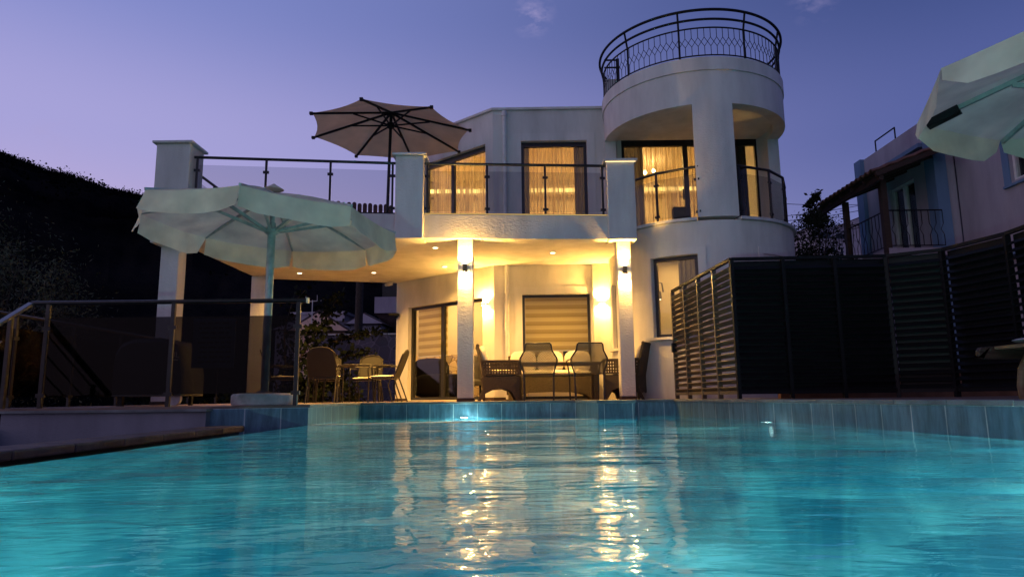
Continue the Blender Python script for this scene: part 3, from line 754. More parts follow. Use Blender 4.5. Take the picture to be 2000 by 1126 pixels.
# ------------------------------------------------------------------ railings with glass
def railing(name, label, pts, z0, z1, posts, glass, cat='railing', group=None, rail_r=.024, post_r=.018, clamps=True, lowrail=True, off=None, inset=.0):
    "pts polyline (x,y); posts: distances along it"
    t = thing(name, label, cat, (pts[0][0], pts[0][1], z0), 0, group)
    MB().tube([(p[0], p[1], z1) for p in pts], rail_r, 10).build('top_rail', M['dsteel'], t, smooth=True)
    seg = [math.dist(pts[i], pts[i+1]) for i in range(len(pts)-1)]
    def at(s):
        i = 0
        while i < len(seg)-1 and s > seg[i]: s -= seg[i]; i += 1
        k = s/seg[i]; return (pts[i][0]*(1-k)+pts[i+1][0]*k, pts[i][1]*(1-k)+pts[i+1][1]*k), i
    for s in posts:
        (x, y), i = at(s)
        a = math.atan2(pts[i+1][1]-pts[i][1], pts[i+1][0]-pts[i][0])
        Mx = Matrix.Translation((x, y, 0)) @ Matrix.Rotation(a, 4, 'Z')
        p = MB().box(-post_r, post_r, -post_r*.9, post_r*.9, z0, z1-rail_r*.5, Mx).build('post', M['dsteel'], t, bevel=.003)
        if clamps:
            for z in (z0+.1*(z1-z0)+.02, z1-.25*(z1-z0)): MB().box(-.045, .045, -.022, .012, z-.02, z+.02, Mx).build('clamp', M['dsteel'], p)
    cuts = sorted(set(posts))
    for a, b in zip(cuts[:-1], cuts[1:]):
        (p, i), (q, j) = at(a+.028), at(b-.028)
        Mx, Ln = frame(p, q)
        MB().box(0, Ln, -.004, .004, z0+(.13 if glass == 'smoke' else .06), z1-.13*(z1-z0)/.9, Mx).build('glass_panel', M[glass], t)
    if lowrail:
        mb = MB()
        for i in range(len(pts)-1):
            Mx, Ln = frame(pts[i], pts[i+1]); mb.box(0, Ln, -.02, .02, z0+.002, z0+.03, Mx)
        mb.build('bottom_rail', M['dsteel'], t)
    return t
a_, b_ = (-1.435,10.95), (1.615,11.17); Lr = math.dist(a_, b_)
railing('terrace_railing', 'clear glass railing with a warm light strip under it, between the two middle terrace pillars', [a_, b_], 3.046, 3.93, [.05, 1.04, 2.02, Lr-.06], 'railglass', group='glass railings of the terrace')
a_, b_ = (-5.09,10.52), (-1.905,10.92); Lr = math.dist(a_, b_)
railing('terrace_railing', 'clear glass railing with sky behind it, from the far left terrace pillar to the parasol', [a_, b_], 3.046, 3.93, [.05, 1.12, 2.14, Lr-.06], 'railglass', group='glass railings of the terrace')
a_, b_ = (-5.40,10.87), (-5.46,14.40); Lr = math.dist(a_, b_)
railing('terrace_railing', 'clear glass railing running back along the left side of the terrace', [a_, b_], 2.99, 3.93, [.05, 1.15, 2.25, Lr-.06], 'railglass', group='glass railings of the terrace')
pl = [(2.12,12.12),(2.57,11.62),(3.22,11.24)]
railing('balcony_railing', 'glass railing of the tower balcony, left of its pillar, before the lit curtain', pl, 3.026, 3.93, [.03, .672, .672+.72], 'railglass', group='balcony railings on the tower', lowrail=False)
pl = [(3.86,11.22),(4.52,11.50),(4.93,11.92),(5.22,12.55)]
railing('balcony_railing', 'glass railing of the tower balcony right of the round pillar', pl, 3.026, 3.93, [.05, .717, 1.30, 1.95], 'railglass', group='balcony railings on the tower', lowrail=False)
# foreground railings round the left deck
RL = 5.17-2.22
fr_t = railing('deck_railing', 'smoked glass railing along the front of the left deck, with the notice board on it', [(-5.17,7.27),(-2.20,7.29)], -.004, 1.11, [.19, 1.53, 2.87], 'smoke', group='smoked glass railings of the deck', rail_r=.024, post_r=.021, lowrail=False)
MB().box(-2.215, -2.195, 7.262, 7.318, 1.082, 1.138).build('end_cap', simple('polished_cap', (.8,.72,.5), .3), fr_t)
railing('deck_railing', 'smoked glass railing along the left edge of the deck, running back to the villa', [(-6.06,7.3),(-6.08,14.2)], -.004, 1.11, [.05, 1.0, 2.12, 3.25, 4.4, 5.6, 6.8], 'smoke', group='smoked glass railings of the deck', rail_r=.022, post_r=.02, lowrail=False)
st = thing('stair_handrail', 'sloping metal handrail with four thin bars beside the steps at the left', 'handrail', (-5.17,6.4,-.6))
MB().bar((-5.17,7.27,1.11), (-5.17,5.6,.10), .07, .03).build('top_rail', M['steel'], st, bevel=.005)
for k in range(4):
    z = .90-.22*k; MB().tube([(-5.25,7.0,z), (-5.25,5.6,z-.85)], .008, 8).build('bar', M['steel'], st)
for y, h in ((7.1,1.0),(5.9,.27)): MB().box(-5.27,-5.23,y-.02,y+.02,-.9 if y < 7 else -.004,h).build('post', M['dsteel'], st)
o = MB().box(-6.3,-5.3,6.7,7.18,-1.0,-.2).box(-6.3,-5.3,6.3,6.7,-1.0,-.42).box(-6.3,-5.3,5.9,6.3,-1.0,-.64).build('deck_steps', M['concrete']); tag(o, kind='structure')

# tower roof railing
tr_ = thing('roof_railing', 'black wrought iron railing with crossing bars and two raised hoops on top of the tower', 'railing', (cx,cy,5.9))
def ring(r, z, a0=150, a1=392, n=90): return [(cx+r*math.cos(rad(a0+(a1-a0)*i/n)), cy+r*math.sin(rad(a0+(a1-a0)*i/n)), z) for i in range(n+1)]
MB().tube(ring(1.76, 6.78), .025, 8).build('hoop', M['black'], tr_, smooth=True)
MB().tube(ring(1.72, 6.62), .022, 8).build('hoop', M['black'], tr_, smooth=True)
mb = MB().tube(ring(1.70, 6.47), .016, 6).tube(ring(1.70, 5.95), .014, 6); mb.build('band', M['black'], tr_, smooth=True)
mb = MB(); da = 3.7; nb = int(242/da)
pt = lambda k, z: (cx+1.70*math.cos(rad(150+k*da)), cy+1.70*math.sin(rad(150+k*da)), z)
for k in range(nb):
    mb.tube([pt(k,6.47), pt(k,6.29)], .0065, 5).tube([pt(k,6.12), pt(k,5.95)], .0065, 5)
    if k < nb-1: mb.tube([pt(k,6.29), pt(k+1,6.12)], .0055, 5).tube([pt(k+1,6.29), pt(k,6.12)], .0055, 5)
mb.build('baluster', M['black'], tr_)
for a in (168, 215, 250, 290, 325, 372):
    p = lambda r, z: (cx+r*math.cos(rad(a)), cy+r*math.sin(rad(a)), z)
    MB().bar(p(1.69,5.9), p(1.69,6.48), .03, .03).bar(p(1.69,6.46), p(1.76,6.79), .03, .03).build('post', M['black'], tr_)
MB().bar((1.92,12.95,6.78),(2.18,12.95,6.78),.02,.03).bar((1.92,12.95,6.62),(2.18,12.95,6.62),.02,.03).box(2.16,2.22,12.92,12.98,5.9,6.8).build('gate_post', M['black'], tr_)
MB().box(1.95, 2.22, 13.05, 13.3, 5.92, 6.42).build('chimney', M['plaster'], villa)
MB().bar((4.7,13.9,6.0),(5.1,13.5,6.8),.03,.04).bar((4.55,13.9,6.0),(4.95,13.5,6.8),.03,.04).build('stair_rail', M['black'], tr_)

# terrace picket fence
pf = thing('picket_fence', 'red-brown wooden picket fence with rounded tops at the back of the terrace', 'fence', (-5.4,14.5,3))
Mx, Ln = frame((-5.42,14.48), (-2.72,15.28)); mb = MB(); k = 0; x = 0
while x < Ln:
    wd = .094; zt = 4.43 + .012*math.sin(k*2.1)
    pts = [(x, 2.99), (x+wd, 2.99), (x+wd, zt)] + [(x+wd/2+wd/2*math.cos(a), zt+wd/2*math.sin(a)) for a in (.5,1.05,1.57,2.09,2.64)] + [(x, zt)]
    vs = [(p[0], 0, p[1]) for p in pts] + [(p[0], .02, p[1]) for p in pts]; n = len(pts)
    mb.add(vs, [tuple(range(n)), tuple(reversed(range(n, 2*n)))] + [(i, n+i, n+(i+1) % n, (i+1) % n) for i in range(n)], Mx)
    x += .118; k += 1
mb.build('pickets', M['picket'], pf)
MB().box(0, Ln, .022, .06, 3.15, 3.23, Mx).box(0, Ln, .022, .06, 4.1, 4.18, Mx).build('rail', M['picket'], pf)

# ------------------------------------------------------------------ lamps on the villa
def sconce(loc, label, power=9, wide=150, upwide=150, up=1.7):
    t = thing('wall_lamp', label, 'wall lamp', loc, 0, 'up-and-down wall lamps')
    x, y, z = loc; h = .075; r = .035
    Mx = Matrix.Translation((x, y-.065, z))
    MB().lathe([(r-.004,-h+.012),(r-.004,-h),(r,-h),(r,h),(r-.004,h),(r-.004,h-.012)], 20, Mx).build('body', M['cyl'], t, smooth=True)
    MB().box(-.03,.03,-.03,.0,-.04,.04, Matrix.Translation((x,y,z))).build('bracket', M['cyl'], t)
    MB().lathe([(.028,0),(.028,.004)], 16, Matrix.Translation((x,y-.065,z+h+.002))).lathe([(.012,-.030),(.026,-.020),(.031,0),(.031,.006)], 16, Matrix.Translation((x,y-.065,z-h-.004))).build('bulb', M['bulb'], t)
    lamp('lamp_up', 'SPOT', (x, y-.075, z+h+.012), power*up, WARM, .02, (rad(180),0,0), spot=rad(upwide), blend=.35)
    lamp('lamp_down', 'SPOT', (x, y-.075, z-h-.035), power, WARM, .02, (0,0,0), spot=rad(wide), blend=.35)
SC = 150
sconce((-.762,10.98,2.14), 'bronze up-and-down lamp on the square column beside the sliding door', SC)
sconce((1.878,11.20,2.12), 'bronze up-and-down lamp on the square column nearest the round tower', SC, upwide=104, up=1.3)
MW = Matrix.Translation(W1+(0,)) 
# two box lamps on the house wall
def boxlamp(loc, rz, label, power):
    t = thing('wall_lamp', label, 'wall lamp', loc, rz, 'up-and-down wall lamps')
    Mx = t.matrix_basis
    MB().box(-.05,.05,-.075,0,-.025,.025, Mx).build('body', M['pipe'], t, bevel=.004)
    MB().box(-.04,.04,-.065,-.01,.026,.03, Mx).box(-.04,.04,-.065,-.01,-.03,-.026, Mx).build('bulb', M['bulb'], t)
    for s in (1, -1):
        p = Mx @ Vector((0,-.075,s*.045))
        lamp('lamp_beam', 'SPOT', p, power, WARM, .02, (rad(180) if s > 0 else 0, 0, 0), spot=rad(158), blend=.5)
boxlamp((-.53,13.56,1.90), math.atan2(-1.97,2.27), 'small white lamp glowing on the angled wall beside the sliding door', 150)
boxlamp((1.775,13.33,1.88), 0, 'small white lamp glowing on the wall between the window and the tower', 145)
lab = ['round ceiling downlight at the far left corner of the soffit', 'round ceiling downlight at the front left, beside the pool parasol', 'round ceiling downlight at the back, above the metal patio table',
       'round ceiling downlight left of the square column, at the front', 'round ceiling downlight left of the square column, towards the house wall', 'round ceiling downlight above the dining table']
for k, (x, y) in enumerate([(-4.4,13.92),(-2.84,11.69),(-2.87,13.96),(-1.33,11.65),(-1.34,13.4),(.75,12.19)]):
    t = thing('ceiling_downlight', lab[k], 'downlight', (x,y,2.65), 0, 'round downlights in the soffit')
    Mx = Matrix.Translation((x,y,2.645))
    MB().lathe([(.055,.013),(.055,0),(.045,-.002)], 20, Mx).build('rim', M['pipe'], t)
    MB().lathe([(.044,-.001),(.044,-.004)], 20, Mx).build('diffuser', M['spot'], t)
    lamp('downlight', 'AREA', (x,y,2.632), [95,95,80,95,48,92][k], (1,.53,.11), rot=(0,0,0), size=.09, spread=rad(132))
t = thing('wall_floodlight', 'small dark floodlight, switched off, on the left corner of the villa wall', 'floodlight', (-2.62,15.3,1.93))
MB().box(-2.78,-2.55,15.20,15.34,1.90,1.95).build('body', M['black'], t, bevel=.008); MB().box(-2.65,-2.6,15.3,15.4,1.86,1.90).build('bracket', M['black'], t)
t = thing('security_camera', 'small white security camera under the soffit at the left end of the villa wall', 'camera', (-2.72,15.1,2.6))
MB().tube([(-2.80,14.95,2.55),(-2.70,15.12,2.60)], .035, 12).build('body', M['pipe'], t); MB().tube([(-2.70,15.1,2.6),(-2.68,15.12,2.655)], .015, 8).build('bracket', M['pipe'], t)

# interior lamps (lit rooms)
def roomlight(x, y, z, e, sx=1.2, sy=1.2, col=(1,.60,.20)): lamp('room_light', 'AREA', (x,y,z), e, col, rot=(0,0,0), size=sx, size_y=sy)
roomlight(-1.1, 15.9, 2.66, 95); roomlight(1.6, 15.5, 2.66, 85); roomlight(3.3, 12.4, 2.66, 30, .8, .8); roomlight(3.5, 14.4, 2.66, 40, .8, .8)
roomlight(-.6, 15.6, 5.55, 75); roomlight(1.2, 15.6, 5.55, 50); roomlight(3.2, 15.9, 5.55, 62)

# ------------------------------------------------------------------ curtains and blinds
def curtain(Mx, s0, s1, z0, z1, mat, label, y=.32, pitch=.085, amp=.032, lean=0, group=None, seed=0):
    r = random.Random(seed); n = max(8, int((s1-s0)/.012)); mb = MB(); vs = []; rows = 7
    ph = [r.uniform(0, 6.28) for _ in range(4)]
    for j in range(rows+1):
        v = j/rows
        for i in range(n+1):
            u = i/n; s = s0 + (s1-s0)*u + lean*(1-v)*(1-v)*(u if lean > 0 else 1-u)
            a = 2*math.pi*s/pitch + 1.1*math.sin(s*7+ph[0])
            yy = y + amp*(.6+.4*math.sin(s*11+ph[1]))*math.sin(a + .5*math.sin(3*v+ph[2])) + .012*math.sin(2.3*a+ph[3])
            vs.append((s, yy, z0 + (z1-z0)*v))
    fs = [(j*(n+1)+i, j*(n+1)+i+1, (j+1)*(n+1)+i+1, (j+1)*(n+1)+i) for j in range(rows) for i in range(n)]
    mb.add(vs, fs, Mx); o = mb.build('curtain', M[mat], smooth=True)
    return tag(o, label, 'curtain', group)
G = 'curtains in the upper windows'
curtain(MA, .90, 2.75, 3.0, 5.3, 'sheer', 'sheer gold-lit curtain behind the angled terrace door', group=G, seed=1)
curtain(MB_, .70, 1.76, 3.0, 5.3, 'sheer', 'sheer gold-lit curtain in the middle upper door', group=G, seed=2)
curtain(MB_, .54, .74, 3.0, 5.3, 'drape', 'narrow grey drape at the left side of the middle upper door', y=.27, group=G, seed=3)
curtain(MB_, 1.68, 1.97, 3.0, 5.3, 'drape', 'wide grey drape at the right side of the middle upper door', y=.27, group=G, seed=4)
curtain(MD, .72, 2.2, 3.0, 5.3, 'sheer', 'sheer gold-lit curtain behind the tower balcony railing', group=G, seed=5)
curtain(MD, .30, .82, 3.0, 5.3, 'drape', 'grey drape at the left side of the tower balcony door', y=.27, group=G, seed=6)
curtain(MD, 2.28, 2.98, 3.0, 5.3, 'darkdrape', 'dark drape closing the tower balcony door right of the round pillar', y=.30, group=G, seed=7)
curtain(MTW, LTW*.50, LTW*.98, .95, 2.5, 'drape', 'pale curtain hanging inside the lower tower window', y=.16, pitch=.11, seed=9)
o = MB().box(.62, 1.9, .26, .268, .98, 2.05, MB_).build('zebra_blind', M['zebra']); tag(o, 'striped day-and-night blind half lowered in the window behind the dining table', 'blind')
MB().box(.62, 1.9, .25, .28, .955, .979, MB_).build('bottom_bar', M['pipe'], o)
o = MB().box(.47, 1.40, .26, .268, .98, 2.04, MA).build('zebra_blind', M['zebra']); tag(o, 'striped day-and-night blind half lowered behind the left leaf of the sliding door', 'blind')
MB().box(.47, 1.40, .25, .28, .955, .979, MA).build('bottom_bar', M['pipe'], o)

# ================================================================== FURNITURE
def cushion(mb, x0, x1, y0, y1, z0, z1, Mx=None, p=4, n=12, m=8):
    "puffy superellipsoid pillow"
    cxx, cyy, czz = (x0+x1)/2, (y0+y1)/2, (z0+z1)/2; a, b, c = (x1-x0)/2, (y1-y0)/2, (z1-z0)/2
    sg = lambda t, e: math.copysign(abs(t)**e, t)
    vs = []; nn = n*2; mm = m
    for j in range(mm+1):
        ph = -math.pi/2 + math.pi*j/mm
        for i in range(nn):
            th = 2*math.pi*i/nn
            vs.append((cxx+a*sg(math.cos(ph), .5)*sg(math.cos(th), .5), cyy+b*sg(math.cos(ph), .5)*sg(math.sin(th), .5), czz+c*sg(math.sin(ph), .8)))
    fs = [(j*nn+i, j*nn+(i+1) % nn, (j+1)*nn+(i+1) % nn, (j+1)*nn+i) for j in range(mm) for i in range(nn)]
    return mb.add(vs, fs, Mx)
def lattice(mb, x0, x1, z0, z1, y, th=.016, step=.052, w=.030, slope=0):
    x = x0
    while x < x1: mb.box(x, x+w, y, y+th, z0, z1); x += step
    z = z0
    while z < z1: mb.box(x0, x1, y-.002, y+th+.002, z, z+w*.8); z += step

def extr(mb, pts, y0, y1):
    "polygon in xz extruded along y"
    n = len(pts); vs = [(p[0], y0, p[1]) for p in pts] + [(p[0], y1, p[1]) for p in pts]
    return mb.add(vs, [tuple(range(n)), tuple(reversed(range(n, 2*n)))] + [(i, n+i, n+(i+1) % n, (i+1) % n) for i in range(n)])
def wicker_chair(W=.64):
    "faces +x; origin on the floor under the seat centre"
    t = thing('wicker_armchair', 'x', 'armchair', group='wicker armchairs at the dining table')
    arch = [(-.41,0),(-.36,0),(-.27,.12),(-.12,.185),(.08,.195),(.22,.15),(.32,.0),(.37,0)]
    side = arch + [(.385,.40),(-.34,.40),(-.31,.20)]
    for s in (-1, 1):
        y = s*W/2
        mb = MB(); extr(mb, side, y-.02, y+.02); lattice(mb, -.33, .375, .43, .65, y-.007)
        mb.box(-.36, .40, y-.032, y+.032, .645, .685); mb.box(.345,.395,y-.025,y+.025,.42,.645)
        mb.build('arm', M['wicker'], t, local=True, bevel=.004)
    mb = MB(); Mr = Matrix.Rotation(rad(90), 4, 'Z')
    fr = [(-W/2+.02,.0),(-W/2+.06,.0),(-W/4,.10),(0,.13),(W/4,.10),(W/2-.06,0),(W/2-.02,0),(W/2-.02,.42),(-W/2+.02,.42)]
    n = len(fr)
    for x0 in (.345, -.30):
        vs = [(x0,p[0],p[1]) for p in fr] + [(x0+.03,p[0],p[1]) for p in fr]
        mb.add(vs, [tuple(reversed(range(n))), tuple(range(n,2*n))] + [(i,(i+1)%n,n+(i+1)%n,n+i) for i in range(n)])
    mb.box(-.30,.36,-W/2+.02,W/2-.02,.38,.42); mb.build('seat_frame', M['wicker'], t, local=True)
    mb = MB(); a, b = Vector((-.30,0,.40)), Vector((-.43,0,.93))
    vs = []
    for (p, hw) in ((a, W/2), (a.lerp(b,.5), W/2+.01), (b, W/2-.03)):
        vs += [(p.x,-hw,p.z),(p.x+.045,-hw,p.z+.01),(p.x+.045,hw,p.z+.01),(p.x,hw,p.z)]
    mb.add(vs, [(0,1,2,3),(11,10,9,8)] + [(i*4+k, i*4+(k+1)%4, (i+1)*4+(k+1)%4, (i+1)*4+k)[::-1] for i in range(2) for k in range(4)])
    mb.tube([(b.x+.02,-W/2+.03,b.z),(b.x+.02,W/2-.03,b.z)], .028, 8); mb.build('backrest', M['wicker'], t, local=True, bevel=.006)
    Mx = Matrix.Translation((-.27,0,.68)) @ Matrix.Rotation(rad(-17), 4, 'Y')
    mb = MB(); cushion(mb, -.055, .075, -W/2+.05, W/2-.05, -.26, .27, Mx); mb.build('back_cushion', M['cushion'], t, local=True, smooth=True)
    mb = MB(); cushion(mb, -.26, .36, -W/2+.04, W/2-.04, .42, .53); mb.build('seat_cushion', M['cushion'], t, local=True, smooth=True)
    return t
wc = wicker_chair()
wc.scale = (.90,.95,1)
place(wc, (-.25,11.95,0), rad(4), 'wicker armchair with cream cushions left of the dining table, facing right')
c = copy_tree(wc); place(c, (2.0,11.85,0), rad(150), 'wicker armchair with cream cushions behind the right square column, facing left')
def wicker_sofa():
    t = thing('wicker_sofa', 'wicker sofa with three rounded cream back cushions behind the dining table', 'sofa', (.72,12.95,0), rad(-90))
    W = 1.62; Mx = t.matrix_basis
    mb = MB(); pts = [(-W/2,0),(-W/2+.09,0),(-W/2+.2,.09),(-W/4,.14),(0,.15),(W/4,.14),(W/2-.2,.09),(W/2-.09,0),(W/2,0),(W/2,.42),(-W/2,.42)]
    n = len(pts)
    for x0 in (.36,-.33):
        vs = [(x0,p[0],p[1]) for p in pts] + [(x0+.03,p[0],p[1]) for p in pts]
        mb.add(vs, [tuple(reversed(range(n))), tuple(range(n,2*n))] + [(i,(i+1)%n,n+(i+1)%n,n+i) for i in range(n)], Mx)
    mb.box(-.33,.36,-W/2,W/2,.36,.419,Mx); mb.build('seat_frame', M['wicker'], t)
    for s in (-1,1):
        mb = MB(); mb.box(-.33,.38,s*W/2-.03,s*W/2+.03,.10,.62,Mx); mb.build('arm', M['wicker'], t, bevel=.01)
    mb = MB().bar(Mx @ Vector((-.36,-W/2,.60)), Mx @ Vector((-.36,W/2,.60)), .05, .5); mb.build('backrest', M['wicker'], t, bevel=.01)
    for k in (-1,0,1):
        mb = MB(); cushion(mb, -.32, -.16, k*.52-.255, k*.52+.255, .50, .93, Mx); mb.build('back_cushion', M['cushion'], t, smooth=True)
    mb = MB(); cushion(mb, -.25,.38,-W/2+.04,W/2-.04,.42,.55,Mx); mb.build('seat_cushion', M['cushion'], t, smooth=True)
    mb = MB(); cushion(mb, -.10,.02,-.12,.22,.55,.82,Mx); mb.build('throw_pillow', M['cushion'], t, smooth=True)
wicker_sofa()
t = thing('dining_table', 'low dining table with a dark edged top between the wicker seats', 'table', (.78,12.1,0))
MB().box(.05,1.5,11.80,12.38,.60,.645).build('tabletop', M['wicker'], t, bevel=.006)
MB().box(.07,1.48,11.82,12.36,.646,.652).build('glass_top', simple('table_glass', (.5,.45,.35), .12), t)
for x in (.12,1.43):
    for y in (11.86,12.32): MB().box(x-.03,x+.03,y-.03,y+.03,0,.6).build('leg', M['wicker'], t)

def mesh_chair():
    "faces +y; metal armchair with perforated seat and back"
    t = thing('mesh_armchair', 'x', 'chair', group='perforated metal armchairs')
    out_l = [(-.235,-.21,0),(-.245,-.20,.44),(-.30,-.22,.60),(-.30,-.24,.68),(-.225,-.31,.80),(-.21,-.34,.895)]
    mb = MB()
    L_ = out_l; R2 = [(-x,y,z) for x,y,z in out_l]
    mb.tube(L_ + [(-.19,-.345,.915),(.19,-.345,.915)] + R2[::-1], .013, 8); mb.build('back_frame', M['frame'], t, local=True, smooth=True)
    # perforated back: curved grid between the frame sides
    def grid(rows):
        vs = []; m = 10
        for (z, hw, y) in rows:
            for i in range(m+1):
                u = -1+2*i/m; vs.append((u*hw, y+.05*(u*u)-.05, z))
        fs = [(j*(m+1)+i, j*(m+1)+i+1, (j+1)*(m+1)+i+1, (j+1)*(m+1)+i) for j in range(len(rows)-1) for i in range(m)]
        return MB().add(vs, fs)
    grid([(.43,.22,-.17),(.52,.25,-.20),(.62,.29,-.22),(.68,.30,-.24),(.74,.26,-.27),(.80,.225,-.31),(.905,.20,-.335)]).build('backrest', M['perf'], t, local=True, smooth=True)
    mb = MB(); vs = []
    sm = bpy.data.materials.get('perforated_seat') or simple('perforated_seat', (.05,.04,.022), .5, .3)
    mb.prism([(-.23,-.19),(.23,-.19),(.25,.24),(-.25,.24)], .425, .437); mb.build('seat', sm, t, local=True)
    for s in (-1,1):
        mb = MB().tube([(s*.30,-.24,.66),(s*.315,-.05,.66),(s*.31,.20,.645),(s*.28,.245,.60),(s*.25,.25,.42),(s*.245,.26,0)], .013, 8); mb.build('arm', M['frame'], t, local=True, smooth=True)
        MB().tube([(s*.235,-.19,.43),(s*.25,.24,.43)], .012, 6).build('seat_rail', M['frame'], t, local=True)
        MB().tube([(s*.245,-.20,.44),(s*.235,-.25,0)], .014, 8).build('leg', M['frame'], t, local=True)
    return t
mc = mesh_chair(); place(mc, (.43,11.42,0), rad(-3), 'perforated metal armchair seen from behind, left one of the pair before the dining table')
c = copy_tree(mc); place(c, (1.23,11.45,0), rad(5), 'perforated metal armchair seen from behind, right one of the pair before the dining table')

def sling_chair():
    "faces +x; bronze metal chair with arms and cushion"
    t = thing('patio_chair', 'x', 'chair', group='bronze metal chairs at the patio table')
    for s in (-1,1):
        y = s*.26
        MB().tube([(-.40,y,.93),(-.30,y,.70),(-.20,y,.44),(.02,y,.20),(.20,y,0)] if False else [(.26,y,0),(.25,y,.40),(.27,y,.60),(.22,y,.65),(-.18,y,.655),(-.28,y,.62)], .012, 8).build('arm', M['sling'], t, local=True, smooth=True)
        MB().tube([(-.36,y*.9,.86),(-.20,y*.9,.44),(-.36,y*.95,0)], .013, 8).build('leg', M['sling'], t, local=True)
        MB().tube([(-.16,y*.9,.46),(-.10,y*.95,.30),(-.18,y,0)], .011, 8).build('leg', M['sling'], t, local=True)
    path = [(-.20,-.235,.44),(-.30,-.24,.68),(-.37,-.215,.86),(-.395,-.14,.925),(-.40,0,.945),(-.395,.14,.925),(-.37,.215,.86),(-.30,.24,.68),(-.20,.235,.44)]
    MB().tube(path, .013, 8).build('back_frame', M['sling'], t, local=True, smooth=True)
    mb = MB(); n = len(path); mb.add(path + [(p[0]-.012,p[1],p[2]) for p in path], [tuple(range(n)), tuple(reversed(range(n,2*n)))])
    mb.build('backrest', bpy.data.materials.get('sling_fabric') or simple('sling_fabric', (.022,.019,.016), .8, var=.2), t, local=True)
    MB().box(-.21,.25,-.245,.245,.415,.435).build('seat', M['sling'], t, local=True)
    mb = MB(); cushion(mb, -.20,.27,-.24,.24,.436,.485); mb.build('cushion', M['cushion'], t, local=True, smooth=True)
    return t
sc_ = sling_chair(); place(sc_, (-2.35,12.7,0), rad(178), 'bronze metal chair right of the patio table, its leaning back beside the villa wall')
for loc, rz, lb in [((-3.32,12.15,0), 92, 'bronze metal chair seen from behind, its wide arched back before the patio table'),
                    ((-2.93,13.75,0), -94, 'bronze metal chair with a tan arched back behind the right end of the patio table'),
                    ((-3.75,13.75,0), -86, 'bronze metal chair behind the patio table, against the climbing plants'),
                    ((-4.15,12.4,0), 20, 'bronze metal chair left of the patio table, its pale seat behind the railing post')]:
    c = copy_tree(sc_); place(c, loc, rad(rz), lb)
t = thing('patio_table', 'oval metal patio table with tapered legs, between the bronze chairs', 'table', (-3.1,13.0,0))
mb = MB(); el = [(-3.1+.80*math.cos(2*math.pi*k/40), 13.0+.48*math.sin(2*math.pi*k/40)) for k in range(40)]
mb.prism(el, .665, .69); mb.build('tabletop', M['sling'], t, bevel=.006)
for x, y in ((-3.6,12.75),(-3.6,13.25),(-2.62,12.75),(-2.62,13.25)):
    MB().tube([(x,y,.665),(x+(.05 if x > -3 else -.05),y,.0)], .017, 8).build('leg', M['sling'], t)
t = thing('small_grill', 'low dark side table with folded legs left of the patio chairs', 'side table', (-4.6,11.2,0)) if False else None

# covered grill behind the smoked glass
t = thing('covered_grill', 'barbecue grill under a black cover, with pale lettering, behind the smoked glass', 'grill', (-4.62,9.0,0))
prof = [(-.46,.12),(-.47,.45),(-.45,.66),(-.38,.78),(-.25,.84),(.10,.86),(.25,.83),(.36,.74),(.43,.58),(.46,.38),(.46,.12)]
mb = MB(); n = len(prof); vs = []
for j, (y, k) in enumerate(((-.32,.93),(-.27,1),(.25,1),(.3,.93))): vs += [(x*k, y, .12+(z-.12)*k) for x, z in prof]
mb.add(vs, [tuple(range(n)), tuple(reversed(range(3*n,4*n)))] + [(j*n+i, (j+1)*n+i, (j+1)*n+(i+1)%n, j*n+(i+1)%n) for j in range(3) for i in range(n)], t.matrix_basis)
mb.build('cover', M['cover'], t, smooth=True, bevel=0)
MB().tube([(-4.28,8.70,.085),(-4.28,8.76,.085)], .085, 20).build('wheel', M['concrete'], t, smooth=True)
MB().box(-5.0,-4.94,8.72,8.78,0,.14).build('leg', M['black'], t); MB().box(-4.21,-4.17,8.95,9.0,0,.14).build('leg', M['black'], t)
def text(s, size, Mx, mat, parent, name='lettering'):
    cu = bpy.data.curves.new('txt', 'FONT'); cu.body = s; cu.size = size; cu.extrude = .0015; cu.align_x = 'CENTER'
    ob = bpy.data.objects.new('txt', cu); COL.objects.link(ob)
    dg = bpy.context.evaluated_depsgraph_get(); me = bpy.data.meshes.new_from_object(ob.evaluated_get(dg))
    bpy.data.objects.remove(ob); me.materials.clear(); me.materials.append(mat)
    top = parent
    while top.parent: top = top.parent
    me.transform(top.matrix_basis.inverted() @ Mx)
    o = bpy.data.objects.new(name, me); COL.objects.link(o); o.parent = parent; return o
text('JUL', .105, Matrix.Translation((-4.30,8.665,.60)) @ Matrix.Rotation(rad(90),4,'X'), M['lettering'], t)
MB().box(-4.37,-4.24,8.665,8.672,.565,.58).build('lettering', M['lettering'], t)
# notice board
t = thing('notice_board', 'dark blue pool notice board with faint print, fixed to the smoked glass railing', 'notice board', (-3.18,7.32,.3))
MB().box(-3.44,-2.985,7.325,7.335,.40,.93).build('board', M['board'], t)
mb = MB(); r = random.Random(3)
for k in range(9):
    z = .88-.052*k; x = -3.38+r.uniform(0,.06); 
    while x < -3.05:
        wd = r.uniform(.03,.09); mb.box(x, min(x+wd,-3.02), 7.320, 7.324, z-.010, z+.010); x += wd+.02
mb.build('print', M['ink'], t)

